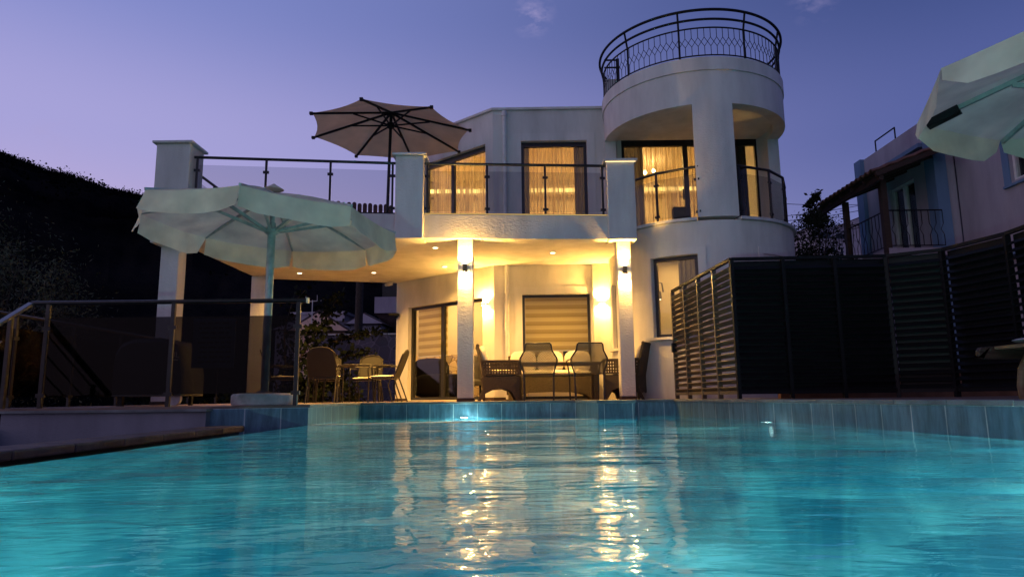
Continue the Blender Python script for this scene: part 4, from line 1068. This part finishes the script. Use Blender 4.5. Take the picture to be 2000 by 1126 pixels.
# ================================================================== PARASOLS
def canopy_geo(R, z_edge, z_top, n=8, rot=0, sag=.04, rows=6, sub=6, bow=0.):
    "octagonal canopy skin; returns verts (local) and faces plus the rim points"
    vs = [(0,0,z_top)]; fs = []; m = n*sub; rim = []
    for j in range(1, rows+1):
        t = j/rows
        for k in range(m):
            i, u = divmod(k, sub); u /= sub
            a0, a1 = rot+2*math.pi*i/n, rot+2*math.pi*(i+1)/n
            x = R*((1-u)*math.cos(a0)+u*math.cos(a1)); y = R*((1-u)*math.sin(a0)+u*math.sin(a1))
            s = 4*u*(1-u)
            inx = 1 - bow*s*t
            z = z_top + (z_edge-z_top)*t - sag*s*math.sin(math.pi*t*.9) + .03*math.sin(math.pi*t)
            vs.append((x*t*inx, y*t*inx, z))
            if j == rows: rim.append(vs[-1])
    for k in range(m): fs.append((0, 1+k, 1+(k+1) % m))
    for j in range(rows-1):
        for k in range(m):
            a, b = 1+j*m+k, 1+j*m+(k+1) % m; fs.append((a, a+m, b+m, b))
    return vs, fs, rim
def valance(rim, drop, Mx, flare=.04, sub=6, gap=(), scal=.0, ins={}, loosen=.03, seed=1):
    mb = MB(); r = random.Random(seed); m = len(rim)
    for i in range(m//sub):
        if i in gap: continue
        pts = [Vector(rim[(i*sub+k) % m]) for k in range(sub+1)]; vs = []; k1 = r.uniform(-1,1)
        for k, p in enumerate(pts):
            o = Vector((p.x,p.y,0)).normalized(); u = k/sub
            fl = flare + loosen*math.sin(math.pi*u*2+k1)*1.
            rnd = drop*(1-scal*(abs(2*u-1)**6)); iv = ins.get(i, 0)
            q = pts[0].lerp(pts[-1], .5+(u-.5)*(1-iv)); q2 = pts[0].lerp(pts[-1], .5+(u-.5)*(1-iv*.5)); q.z = q2.z = p.z
            vs += [tuple(p), tuple(q2 + o*fl*.45 - Vector((0,0,rnd*.5))), tuple(q + o*fl - Vector((0,0,rnd)))]
        mb.add(vs, [(k*3+c, k*3+c+1, (k+1)*3+c+1, (k+1)*3+c) for k in range(sub) for c in (0,1)], Mx)
    return mb

# pool parasol
px, py = -2.83, 7.85
t = thing('pool_parasol', 'old pale green canvas parasol with drooping valance, in a concrete base by the pool', 'parasol', (px,py,0))
tilt = Matrix.Translation((px,py,2.36)) @ Matrix.Rotation(rad(3.2), 4, 'Y') @ Matrix.Rotation(rad(-1.0), 4, 'X') @ Matrix.Translation((0,0,-2.36))
vs, fs, rim = canopy_geo(1.45, 2.11, 2.50, rot=rad(8), sag=.075)
cn = MB().add(vs, fs, tilt).build('canopy', M['canopy'], t, smooth=True)
valance(rim, .25, tilt, .04, scal=.15, loosen=.035, seed=5, ins={0:.10, 1:.03, 2:.05, 3:.14}).build('valance', M['canopy'], cn, smooth=True)
mb = MB(); mb.lathe([(.05,2.50),(.12,2.53),(.03,2.585),(.012,2.60)], 16, Matrix.Translation((px,py,0))).build('finial', M['canopy'], t, smooth=True)
MB().tube([(px,py,.14),(px,py,2.12)], .046, 16).build('pole', M['umbpole'], t, smooth=True)
MB().tube([(px,py,2.12),(px,py,2.52)], .028, 12).build('upper_pole', M['umbpole'], t, smooth=True)
MB().lathe([(.06,1.98),(.085,2.0),(.085,2.04),(.06,2.06)], 16, Matrix.Translation((px,py,0))).build('runner', M['umbpole'], t, smooth=True)
for i in range(8):
    a = rad(8)+i*math.pi/4; q = lambda r_, z: tilt @ Vector((r_*math.cos(a), r_*math.sin(a), z))
    MB().bar(Vector((px+.03*math.cos(a), py+.03*math.sin(a), 2.47)), q(1.46, 2.115), .022, .03).build('rib', M['umbpole'], t)
    MB().bar(Vector((px+.07*math.cos(a), py+.07*math.sin(a), 2.02)), q(.78, 2.275), .026, .034).build('strut', M['umbpole'], t)
mb = MB(); mb.lathe([(.33,0),(.345,.02),(.345,.105),(.325,.125),(.08,.145),(.06,.16)], 40, Matrix.Translation((px-.01,py,0)))
mb.build('base', M['concrete'], t, smooth=True)

# terrace parasol
px, py = -2.50, 12.95
t = thing('terrace_parasol', 'open taupe parasol with a black frame, standing on the terrace', 'parasol', (px,py,2.985))
Mx = Matrix.Translation((px,py,0)) @ Matrix.Rotation(rad(1.2), 4, 'Y')
vs, fs, rim = canopy_geo(1.60, 5.28, 5.74, rot=rad(-98), sag=.015, bow=.05)
MB().add(vs, fs, Mx).build('canopy', M['canopy2'], t, smooth=True)
for i in range(8):
    a = rad(-98)+i*math.pi/4; q = lambda r_, z: Mx @ Vector((r_*math.cos(a), r_*math.sin(a), z))
    rb = MB().bar(q(.04, 5.70), q(1.62, 5.262), .034, .034).build('rib', M['black'], t)
    MB().cbox(tuple(q(1.62,5.262)), (.06,.06,.05)).build('rib_end', M['black'], rb)
    MB().bar(q(.05, 5.44), q(.80, 5.475), .022, .026).build('strut', M['black'], t)
MB().tube([Mx @ Vector((0,0,3.0)), Mx @ Vector((0,0,5.72))], .030, 12).build('pole', M['black'], t, smooth=True)
MB().lathe([(.05,5.38),(.075,5.40),(.075,5.48),(.05,5.50)], 16, Mx).build('hub', M['black'], t)
MB().lathe([(.07,5.64),(.10,5.66),(.10,5.70),(.05,5.72)], 16, Mx).build('hub', M['black'], t)
MB().lathe([(.30,2.988),(.30,3.06),(.05,3.09)], 24, Mx).build('base', M['black'], t)

# big parasol at the right edge
px, py = 4.25, 4.30
t = thing('deck_parasol', 'large pale green parasol with rounded valance flaps reaching in at the top right', 'parasol', (px,py,0))
Mx = Matrix.Translation((px,py,0))
vs, fs, rim = canopy_geo(1.35, 2.20, 2.52, rot=rad(180), sag=.03)
cn = MB().add(vs, fs, Mx).build('canopy', M['canopy'], t, smooth=True)
valance(rim, .20, Mx, .03, scal=.5, loosen=.012, seed=2, ins={k: .07 for k in range(8)}).build('valance', M['canopy'], cn, smooth=True)
for i in range(8):
    a = rad(180)+i*math.pi/4; q = lambda r_, z: Mx @ Vector((r_*math.cos(a), r_*math.sin(a), z))
    rb = MB().bar(q(.04, 2.49), q(1.33, 2.178), .025, .035).build('rib', M['umbpole'], t)
    if i == 7: MB().bar(q(1.05, 2.23), q(1.28, 2.165), .08, .06).build('rib_sleeve', M['black'], rb)
    MB().bar(q(.07, 2.0), q(.70, 2.31), .026, .034).build('strut', M['umbpole'], t)
MB().tube([(px,py,.1),(px,py,2.50)], .04, 16).build('pole', M['umbpole'], t, smooth=True)
MB().lathe([(.34,0),(.34,.11),(.08,.14)], 32, Mx).build('base', M['concrete'], t, smooth=True)

# sun lounger at the right edge
t = thing('sun_lounger', 'wooden sun lounger with a grey cushion on the right deck edge, cut by the photo', 'sun lounger', (3.9,4.6,0))
mb = MB()
for y in (4.28,4.86):
    pts = [(3.30,.29)] + [(3.34-.045*math.sin(a), .325-.045*math.cos(a)) for a in (.5,1.2,1.9,2.6)] + [(3.38,.37),(5.2,.37),(5.2,.28),(3.38,.28)]
    extr(mb, pts, y-.022, y+.022)
mb.build('side_rail', M['wood'], t, bevel=.006)
mb = MB()
for k in range(16): mb.box(3.40+k*.11, 3.49+k*.11, 4.31, 4.83, .345, .368)
mb.build('slats', M['teak'], t)
for y in (4.34,4.80):
    MB().tube([(3.62,y,.30),(3.56,y,.20),(3.535,y,.09),(3.545,y,0)], [.035,.032,.028,.03], 10).build('leg', M['teak'], t, smooth=True)
    MB().tube([(5.0,y,.30),(5.0,y,0)], .03, 10).build('leg', M['teak'], t)
mb = MB(); cushion(mb, 3.42,5.2,4.30,4.84,.37,.425); mb.build('cushion', simple('grey_lounger_cushion', (.36,.35,.38), .95, var=.15, vscale=12, bump=.5, bscale=12), t, smooth=True)

# ================================================================== LOUVRED FENCE
LV = thing('louvre_screen', 'tall black louvred metal screen on the right deck, its left panels catching warm light', 'louvre fence', (2.8,8.56,0))
FZ0, FZ1 = .06, 1.74
path = [(2.66,11.2),(2.80,8.55),(4.72,8.46),(5.22,8.12),(5.42,7.30),(5.36,6.2),(5.30,4.4)]
bays = [4, 3, 1, 1, 1, 2]
for i in range(len(path)-1):
    p0, p1 = Vector(path[i]), Vector(path[i+1]); nb = bays[i]
    for k in range(nb):
        a, b = p0.lerp(p1, k/nb), p0.lerp(p1, (k+1)/nb); Mx, Ln = frame(a, b)
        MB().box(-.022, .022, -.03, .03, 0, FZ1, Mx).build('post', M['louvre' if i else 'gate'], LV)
        mb = MB(); zz = FZ0+.07
        while zz < FZ1-.08:
            Ms = Mx @ Matrix.Translation((0,0,zz)) @ Matrix.Rotation(rad(38 if i else -38), 4, 'X')
            mb.box(.024, Ln-.024, -.036, .036, -.003, .003, Ms); zz += .084
        mb.box(.022, Ln-.022, -.022, .022, FZ0, FZ0+.045, Mx)
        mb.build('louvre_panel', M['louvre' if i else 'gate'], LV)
    Mx, Ln = frame(p0, p1)
    MB().box(.0, Ln, -.026, .026, FZ1+.002, FZ1+.04, Mx).build('top_rail', M['louvre'], LV)
MB().box(2.60,2.66,11.12,11.2,.75,.90).build('handle', M['black'], LV)
# solid sheet behind the slats of the long side so no light passes
mb = MB()
for i in range(1, len(path)-1):
    Mx, Ln = frame(path[i], path[i+1]); mb.box(.03, Ln, .05, .056, FZ0, FZ1, Mx)
mb.build('backing_sheet', M['black'], LV)
tw = thing('terracotta_kerb', 'low terracotta kerb glimpsed under the black louvred screen', 'kerb', (5,9.2,0))
MB().box(3.6,8.0,9.3,9.4,-.03,.35).build('kerb', simple('orange_terracotta', (.30,.14,.07), .8, var=.5, vscale=3), tw)

# ================================================================== NEIGHBOUR ON THE RIGHT
nb_ = thing('neighbour_house', 'pale neighbouring house with blue corner trim and a tiled canopy, beyond the black screen', 'house', (8.2,14,-2))
mb = MB(); wallbox(mb, (8.12,15.3), (8.12,12.75), -2, 5.35, .25, [(1.15,2.05,2.72,4.35)]); wallbox(mb, (8.45,12.45), (8.45,5.0), -2, 5.35, .25, [(1.35,2.3,3.55,4.6)])
mb.box(8.37,14,15.05,15.3,-2,5.35); mb.box(8.70,14,5.0,5.25,-2,5.35)
mb.box(8.285,8.46,12.50,12.76,-2,5.34)
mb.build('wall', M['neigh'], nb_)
MB().box(8.03,8.42,15.05,15.33,-2,5.36).box(8.05,8.28,12.46,12.76,-2,5.36).build('corner_trim', M['blue_trim'], nb_)
MB().box(8.2,14,5.2,15.2,5.30,5.34).build('roof', M['neigh'], nb_)
mb = MB().box(7.98,8.12,12.77,15.05,4.80,4.88).box(8.34,8.45,5.0,12.28,4.80,4.88).box(8.30,8.45,5.0,12.44,2.30,2.40); mb.build('cornice', M['blue_trim'], nb_)
# balcony door
Mn, _ = frame((8.12,15.3),(8.12,12.75))
f = window('balcony_door', Mn, 1.15, 2.05, 2.72, 4.35, (1.6,), .06, y=.06, parent=nb_)
f.data.materials.clear(); f.data.materials.append(M['pipe'])
MB().box(1.16,2.04,.135,.14,2.73,4.34,Mn).build('dark_room', M['darkpane'], f)
Mn2, _ = frame((8.45,12.45),(8.45,5.0)); f = window('window', Mn2, 1.35, 2.3, 3.55, 4.6, (1.82,), .05, y=.06, parent=nb_)
f.data.materials.clear(); f.data.materials.append(M['pipe'])
MB().box(1.36,2.29,.135,.14,3.56,4.59,Mn2).build('dark_room', M['darkpane'], f)
MB().box(1.2,1.349,-.02,.002,3.5,4.68,Mn2).box(2.301,2.45,-.02,.002,3.5,4.68,Mn2).box(1.2,2.45,-.05,.002,3.46,3.499,Mn2).build('window_trim', M['blue_trim'], nb_)
MB().box(6.98,8.11,12.35,14.6,2.56,2.70).build('balcony_slab', M['neigh'], nb_)
for x, y, r_ in ((7.0,13.85,.05),(7.0,12.42,.055)): MB().box(x-r_,x+r_,y-r_,y+r_,2.0,4.0).build('post', M['wood'], nb_)
# tiled canopy: rows of barrel tiles
cp = MB()
Pn = lambda u, v: Vector((8.10-1.45*u, 12.05+2.35*v, 4.62-.55*u))
rows = 13
for k in range(rows):
    v0, v1 = k/rows, (k+1)/rows; vs = []; m = 8; st_ = 9
    for j in range(st_+1):
        for q in range(m+1):
            a = math.pi*q/m; p = Pn(j/st_, v0+(v1-v0)*q/m); p.z += .055*math.sin(a) + (.018 if j % 1 == 0 else 0)*(j % 2)
            vs.append(tuple(p))
    cp.add(vs, [(j*(m+1)+q, j*(m+1)+q+1, (j+1)*(m+1)+q+1, (j+1)*(m+1)+q) for j in range(st_) for q in range(m)])
c_ = cp.build('tiled_canopy', M['terra'], nb_)
md = c_.modifiers.new('thick', 'SOLIDIFY'); md.thickness = .025
mb = MB()
for k in range(6):
    v = k/5; a, b = Pn(0,v), Pn(.97,v); mb.bar(a-Vector((0,0,.07)), b-Vector((0,0,.07)), .07, .09)
a, b = Pn(.9,0), Pn(.9,1); mb.bar(a-Vector((0,0,.16)), b-Vector((0,0,.16)), .08, .10)
mb.add([tuple(Pn(0,0)-Vector((0,0,.03))), tuple(Pn(1,0)-Vector((0,0,.03))), tuple(Pn(1,1)-Vector((0,0,.03))), tuple(Pn(0,1)-Vector((0,0,.03)))], [(0,1,2,3)])
mb.build('rafters', M['wood'], nb_)
# balcony railing
br_ = MB(); Z0, Z1 = 2.75, 3.42
def wrought(mb, a, b, z0, z1, step=.12):
    a, b = Vector(a), Vector(b); n = max(2, int((b-a).length/step))
    P = lambda k, z: (a.x+(b.x-a.x)*k/n, a.y+(b.y-a.y)*k/n, z)
    mb.tube([P(0,z1),P(n,z1)], .014, 6).tube([P(0,z0),P(n,z0)], .010, 6); h = z1-z0
    for k in range(n+1):
        mb.tube([P(k,z1),P(k,z0+.62*h)], .007, 5).tube([P(k,z0+.3*h),P(k,z0)], .007, 5)
        q = .5 if k < n else 0
        mb.tube([P(k,z0+.62*h),P(k+(.4 if k % 2 == 0 and k < n else -.4 if k else 0),z0+.46*h),P(k,z0+.3*h)], .006, 5)
wrought(br_, (7.0,14.5), (7.0,12.40), Z0, Z1); wrought(br_, (7.0,12.38), (8.05,12.38), Z0, Z1)
br_.build('balcony_railing', M['black'], nb_)
mb = MB(); mb.tube([(8.4,15.0,5.35),(8.4,15.0,5.78),(8.4,14.2,5.78),(8.4,14.2,5.35)], .018, 6); mb.build('roof_frame', M['black'], nb_)
mb = MB(); mb.tube([(9.0,14.0,5.5),(9.0,13.2,5.5)], .22, 14); mb.build('water_tank', M['black'], nb_)

# ================================================================== BACKGROUND, RIGHT
def tree(name, label, cat, loc, h, r, nleaf, size, mat='leaf', trunk_h=None, aspect=.45, group=None, clumps=40, squash=1., seed=1, upright=False):
    global rng
    rng = np.random.default_rng(seed); rd = random.Random(seed)
    t = thing(name, label, cat, loc, 0, group); th = trunk_h or h*.4; x, y, z = loc
    mb = MB(); mb.tube([(x,y,z),(x+.05,y,z+th*.5),(x-.04,y+.03,z+th)], [.07*h/3, .055*h/3, .04*h/3], 8)
    cc = []
    for k in range(clumps):
        a = rd.uniform(0, 6.28); e = rd.uniform(-.7, 1); rr_ = r*(rd.random()**.45)
        p = Vector((x+rr_*math.cos(a)*math.sqrt(max(0,1-e*e)), y+rr_*math.sin(a)*math.sqrt(max(0,1-e*e)), z+th+ (h-th)*.45 + e*(h-th)*.52*squash))
        cc.append(p)
        if k % 3 == 0: mb.tube([(x-.04,y+.03,z+th*.9), tuple(Vector((x,y,z+th)).lerp(p,.5)+Vector((rd.uniform(-.1,.1),0,.05))), tuple(p)], [.03*h/3,.018*h/3,.006], 6)
    mb.build('trunk', M['bark'], t, smooth=True)
    lf = MB()
    for p in cc:
        s = r*rd.uniform(.16,.34)
        P = np.array(p)+rng.normal(size=(nleaf//clumps,3))*([s*.45, s*.45, s*1.15] if upright else [s*.8, s*.8, s*.65])
        leafquads(lf, P, size, aspect)
    lf.build('crown', M[mat], t); return t
tree('small_tree', 'small dark bushy tree right of the tower, above the black screen', 'tree', (10.95,24,1.5), 5.0, 1.0, 5200, .11, 'leaf', 2.6, .45, clumps=46, seed=11)
tree('olive_tree', 'grey-green olive tree at the left, behind the stair railing', 'tree', (-9.5,12.4,-2.0), 4.7, 1.7, 20000, .075, 'olive', 2.0, .26, clumps=110, seed=5, upright=True)
tree('cypress_tree', 'tiny dark tree standing out on the hillside behind the neighbour balcony', 'tree', (42.5,92,20.5), 7.0, 1.6, 900, .5, 'leaf', 2.2, .6, clumps=24, seed=8)

def house(name, label, loc, rz, w, d, h, roof='flat', mat='housew', wins=(), lit=(), group=None, eave=.25, rise=.9, arch=None):
    t = thing(name, label, 'house', loc, rz, group); Mx = t.matrix_basis
    MB().box(-w/2,w/2,0,d,0,h,Mx).build('wall', M[mat], t)
    if roof == 'gable':
        mb = MB(); e = eave
        vs = [(-w/2-e,-e,h-.02),(w/2+e,-e,h-.02),(w/2+e,d+e,h-.02),(-w/2-e,d+e,h-.02),(-w/2-e,d/2,h+rise),(w/2+e,d/2,h+rise)]
        mb.add(vs, [(0,3,2,1),(0,1,5,4),(2,3,4,5),(0,4,3),(1,2,5)], Mx); mb.build('roof', M['rooftile'], t)
    elif roof == 'gablefront':
        mb = MB(); e = eave
        vs = [(-w/2-e,-e,h-.02),(w/2+e,-e,h-.02),(w/2+e,d+e,h-.02),(-w/2-e,d+e,h-.02),(0,-e,h+rise),(0,d+e,h+rise)]
        mb.add(vs, [(0,1,2,3),(0,4,1),(1,4,5,2),(3,5,4,0),(2,5,3)], Mx); mb.build('roof', M['rooftile'], t)
        MB().add([(-w/2-e*.6,-e-.03,h),(w/2+e*.6,-e-.03,h),(0,-e-.03,h+rise*.86)], [(0,1,2)], Mx).build('gable', M[mat], t)
    else: MB().box(-w/2-.06,w/2+.06,-.06,d+.06,h+.002,h+.12,Mx).build('roof', M[mat], t)
    for (x0,x1,z0,z1) in wins:
        f = MB().box(x0,x1,-.05,.02,z0,z1,Mx).build('window', M['pipe'], t); MB().box(x0+.06,x1-.06,-.06,-.051,z0+.06,z1-.06,Mx).build('pane', M['darkpane'], f)
    for (x0,x1,z0,z1) in lit:
        f = MB().box(x0,x1,-.05,.02,z0,z1,Mx).build('window', M['pipe'], t); MB().box(x0+.1,x1-.1,-.06,-.051,z0+.1,z1-.1,Mx).build('pane', M['litpane'], f)
    return t
house('hillside_house', 'long low flat-roofed house behind the small tree', (15.3,34,-2), rad(-8), 4.2, 5, 8.7)
house('hillside_house', 'pink white terraced house on the hill with a row of small windows', (45.2,92,12), rad(12), 6.5, 7, 9.0, 'flat', wins=[(-2.4,-1.9,6.7,8),(-1.2,-.7,6.7,8),(0,.5,6.7,8),(1.2,1.7,6.7,8)])
house('hillside_house', 'flat upper house with a dark terrace opening on the hill', (47.0,97,17), rad(14), 7, 6, 7.0, 'flat', wins=[(-2.6,-.6,4.8,6.2),(.2,2.2,4.8,6.2)])
house('hillside_house', 'highest house on the hill, with two glowing windows under a dark gable', (63,120,22), rad(10), 7.5, 7, 8.0, 'gablefront', lit=[(.6,2.0,5.9,7.3),(2.4,3.3,5.9,7.3)], rise=1.6)
t = thing('garden_wall', 'white balustrade wall seen through the neighbour balcony railing', 'wall', (19.6,38,4))
mb = MB()
for k in range(14): mb.box(17.9+k*.24, 18.02+k*.24, 38, 38.1, 7.05, 7.75)
mb.box(17.85,21.3,37.95,38.15,7.752,7.85).box(17.85,21.3,37.95,38.15,6.4,7.048); mb.build('balusters', M['pipe'], t)
wl_ = [('topmost power line crossing the sky right of the tower', (10,30,8.80), (19,30,8.70)), ('second power line from the top right of the tower', (10,30,7.86),(19,30,9.15)), ('third power line from the top right of the tower', (10,30,7.62),(19,30,8.92)),
       ('fourth power line from the top right of the tower', (10,30,6.92),(19,30,8.40)), ('lowest power line just above the hillside houses', (10,30,6.70),(19,30,8.22))]
for lb, a, b in wl_:
    a, b = Vector(a), Vector(b); pts = [a.lerp(b,k/16)-Vector((0,0,.25*math.sin(math.pi*k/16))) for k in range(17)]
    o = MB().tube(pts, .014, 5).build('power_line', M['black'], None); tag(o, lb, 'power line', 'power lines')

# ================================================================== BACKGROUND, LEFT
t = thing('stone_wall', 'rubble stone garden wall behind the patio table, left of the villa', 'stone wall', (-4.6,19.5,-2))
MB().box(-5.7,-2.75,19.5,19.8,-2,1.87).build('wall', M['rubble'], t); MB().box(-5.72,-2.75,19.47,19.83,1.872,1.91).build('cap', M['marble'], t)
t = thing('utility_pole', 'dark wooden utility pole between the white houses behind the patio', 'pole', (-5.1,22.6,-2))
MB().tube([(-5.15,22.6,-2),(-5.1,22.6,4.8)], [.17,.12], 10).build('pole', M['bark'], t)
t = thing('balcony_house', 'dark building with a pale balcony parapet, close to the left corner of the villa', 'building', (-4.6,28,-2))
MB().box(-5.5,-3.2,28.6,34,-2,6.0).build('wall', M['cover'], t); MB().box(-5.68,-3.1,27.9,28.05,3.55,4.22).build('parapet', M['neigh'], t)
MB().add([(-5.68,28.05,3.54),(-3.1,28.05,3.54),(-3.1,28.6,2.2),(-4.9,28.6,2.6)], [(0,1,2,3)]).box(-5.68,-3.1,28.05,28.6,3.5,3.54).build('balcony_slab', M['rooftile'], t)
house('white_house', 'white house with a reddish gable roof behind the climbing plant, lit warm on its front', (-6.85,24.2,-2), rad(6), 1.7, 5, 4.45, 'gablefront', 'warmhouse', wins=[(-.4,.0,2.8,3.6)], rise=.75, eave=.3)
house('white_house', 'small flat white house above the reddish roof, with a lean-to roof', (-8.55,29.8,-2), rad(-4), 2.4, 4, 5.75, 'flat')
house('white_house', 'wide pale house with a low roof left of the utility pole', (-7.0,27.2,-2), rad(4), 3.4, 5, 4.75, 'gable', rise=.7)
house('white_house', 'white gabled house with an arched window right of the utility pole', (-5.85,27.0,-2), rad(-3), 1.25, 4, 5.0, 'gablefront', wins=[(-.1,.3,3.7,4.5)], rise=.45, eave=.2)
house('white_house', 'bare grey wall of a house behind the pool parasol base', (-8.15,25.0,-2), rad(3), 1.1, 5, 4.6, 'gablefront', rise=.35, eave=.12)
t = thing('television_antenna', 'thin white television antenna above the climbing plant', 'antenna', (-6.5,22,3))
MB().tube([(-6.5,22,2.4),(-6.5,22,3.25)], .015, 6).tube([(-6.8,22,3.2),(-6.2,22,3.24)], .012, 6).tube([(-6.72,22,3.2),(-6.72,22,3.42)], .008, 5).tube([(-6.35,22,3.23),(-6.35,22,3.42)], .008, 5).build('antenna', M['pipe'], t)
# climbing plants behind the patio set
def vine(name, label, pts, n, seed, size=.10, spread=.12):
    global rng
    rng = np.random.default_rng(seed); t = thing(name, label, 'plant', pts[0], 0, 'climbing plants behind the patio')
    P = [Vector(p) for p in pts]; MB().tube(P, [.02]*(len(P)-1)+[.006], 6).build('stem', M['bark'], t)
    lf = MB(); L_ = []
    for i in range(len(P)-1):
        k = max(4, int(n*(P[i+1]-P[i]).length)); tt = rng.random(k)
        L_.append(np.array([tuple(P[i].lerp(P[i+1], float(q))) for q in tt]) + rng.normal(size=(k,3))*spread)
    leafquads(lf, np.concatenate(L_), size, .75); lf.build('leaves', M['leaf'], t)
vine('climbing_plant', 'tall dark climbing plant fanning up to the right behind the patio table', [(-5.2,15.6,-1),(-5.0,15.6,.6),(-4.7,15.6,1.3),(-4.35,15.6,1.8),(-4.05,15.6,2.35)], 330, 3, .11, .15)
vine('climbing_plant', 'thin hanging vine beside the railing post at the pool parasol', [(-5.25,15.5,-1),(-5.15,15.5,.9),(-5.2,15.5,1.6),(-5.05,15.5,2.2),(-4.75,15.5,2.55)], 110, 4, .10, .10)
vine('climbing_plant', 'vine shoot reaching right along the top of the stone wall', [(-4.6,15.8,-1),(-4.5,15.8,.9),(-4.2,15.8,1.35),(-3.6,15.8,1.52),(-3.0,15.8,1.62)], 240, 5, .09, .07)
vine('climbing_plant', 'vine shoot hanging across the face of the stone wall', [(-4.6,15.7,-1),(-4.3,15.7,.75),(-3.8,15.7,1.05),(-3.2,15.7,1.12)], 200, 6, .09, .06)
tree('garden_bush', 'dark garden bush behind the left patio chairs', 'bush', (-4.6,16.2,-1.4), 2.4, .9, 3200, .12, 'leaf', .6, .6, clumps=40, seed=21)
tree('garden_bush', 'dark garden bush behind the smoked glass, left of the parasol pole', 'bush', (-8.2,17.5,-2.2), 3.2, 1.5, 3600, .14, 'leaf', .8, .6, clumps=40, seed=22)
t = thing('flower_pot', 'pale hanging flower pot on the railing behind the patio chairs', 'flower pot', (-4.1,14.5,.85))
MB().lathe([(.06,0),(.09,.16),(.10,.17)], 16, Matrix.Translation((-4.1,14.5,.8))).build('pot', M['concrete'], t, smooth=True)

# ================================================================== INSIDE THE VILLA
t = thing('indoor_sofa', 'dark sofa inside the villa, seen through the sliding door', 'sofa', (-1.6,15.9,0))
mb = MB(); cushion(mb, -2.35,-.9,15.6,16.3,.05,.62); mb.build('seat', M['darksofa'], t, smooth=True)
mb = MB(); cushion(mb, -2.38,-1.5,16.1,16.45,.3,1.0); mb.build('backrest', M['darksofa'], t, smooth=True)
t = thing('indoor_chair', 'brown rounded chair inside the villa behind the right leaf of the sliding door', 'chair', (-.9,14.9,0))
mb = MB(); cushion(mb, -1.15,-.65,14.9,15.05,.35,.98); cushion(mb, -1.15,-.65,14.5,15.0,.3,.45); mb.build('chair_shell', M['drape'], t, smooth=True)
MB().box(-1.1,-1.05,14.6,14.65,0,.32).build('leg', M['black'], t); MB().box(-.72,-.67,14.6,14.65,0,.32).build('leg', M['black'], t)
t = thing('kitchen_counter', 'pale kitchen counter inside the window behind the dining table', 'counter', (1.0,15.6,0))
MB().box(.35,2.2,15.6,16.2,.0,.86).build('cabinet', M['inner'], t); MB().box(.32,2.22,15.57,16.22,.862,.90).build('worktop', M['marble'], t)
for k, (x, h, lb) in enumerate([(.72,.20,'dark bottle on the kitchen counter, nearest the middle of the window'),(1.02,.13,'short stem glass on the kitchen counter left of the dark window'),(1.08,.16,'slim bottle on the kitchen counter next to the short glass')]):
    o = MB().lathe([(.025,0),(.028,h*.6),(.010,h*.75),(.010,h)], 12, Matrix.Translation((x,15.8,.902))).build('bottle', M['black'], None, smooth=True); tag(o, lb, 'bottle', 'bottles on the kitchen counter')
t = thing('inner_window', 'small dark window in the kitchen wall seen through the lower window', 'window', (1.6,16.95,1.0))
MB().box(1.25,1.85,16.93,16.955,.98,1.55).build('frame', M['frame'], t); MB().box(1.29,1.54,16.915,16.928,1.02,1.51).box(1.58,1.81,16.915,16.928,1.02,1.51).build('pane', M['darkpane'], t)
t = thing('indoor_lamp', 'small curved chrome wall lamp inside the tower window', 'wall lamp', (2.75,13.0,1.95))
MB().tube([(2.72,12.9,2.12),(2.78,12.85,2.20),(2.86,12.85,2.17),(2.88,12.85,2.0)], .016, 8).lathe([(.02,1.86),(.05,1.88),(.04,2.0),(.015,2.02)], 16, Matrix.Translation((2.80,12.85,0))).build('arm', M['steel'], t)
MB().lathe([(.03,1.855),(.03,1.86)], 12, Matrix.Translation((2.80,12.85,0))).build('bulb', M['spot'], t)
MB().box(2.45,3.6,13.25,13.35,0,2.69).build('interior_wall', M['inner'], villa)
t = thing('ceiling_lamp', 'small star-like ceiling lamp glowing behind the tower curtain', 'ceiling lamp', (3.2,15.6,5.4))
mb = MB().tube([(3.0,15.6,5.35),(3.4,15.6,5.35)], .012, 6).tube([(3.2,15.6,5.35),(3.2,15.6,5.58)], .012, 6); mb.build('frame', M['steel'], t)
for x, z in ((3.0,5.29),(3.2,5.26),(3.4,5.31)): MB().lathe([(.02,z),(.035,z+.02),(.02,z+.05)], 12, Matrix.Translation((x,15.6,0))).build('bulb', M['bulb'], t)
t = thing('planter', 'dark square planter standing on the tower balcony beside the round pillar', 'planter', (3.05,12.0,2.97))
MB().prism([(2.93,11.95),(3.17,11.95),(3.15,12.15),(2.95,12.15)], 2.965, 3.42).build('pot', M['cover'], t, bevel=.01)

# ------------------------------------------------------------------ render settings
scene.view_settings.view_transform = 'Standard'; scene.view_settings.look = 'None'; scene.view_settings.exposure = 0; scene.view_settings.gamma = 1
cy_ = scene.cycles
cy_.use_denoising = True
try: cy_.denoiser = 'OPENIMAGEDENOISE'
except Exception: pass
cy_.max_bounces = 8; cy_.diffuse_bounces = 4; cy_.glossy_bounces = 3; cy_.transmission_bounces = 5; cy_.transparent_max_bounces = 16
cy_.caustics_reflective = False; cy_.caustics_refractive = False
cy_.sample_clamp_indirect = 30; cy_.use_light_tree = True; cy_.blur_glossy = .5
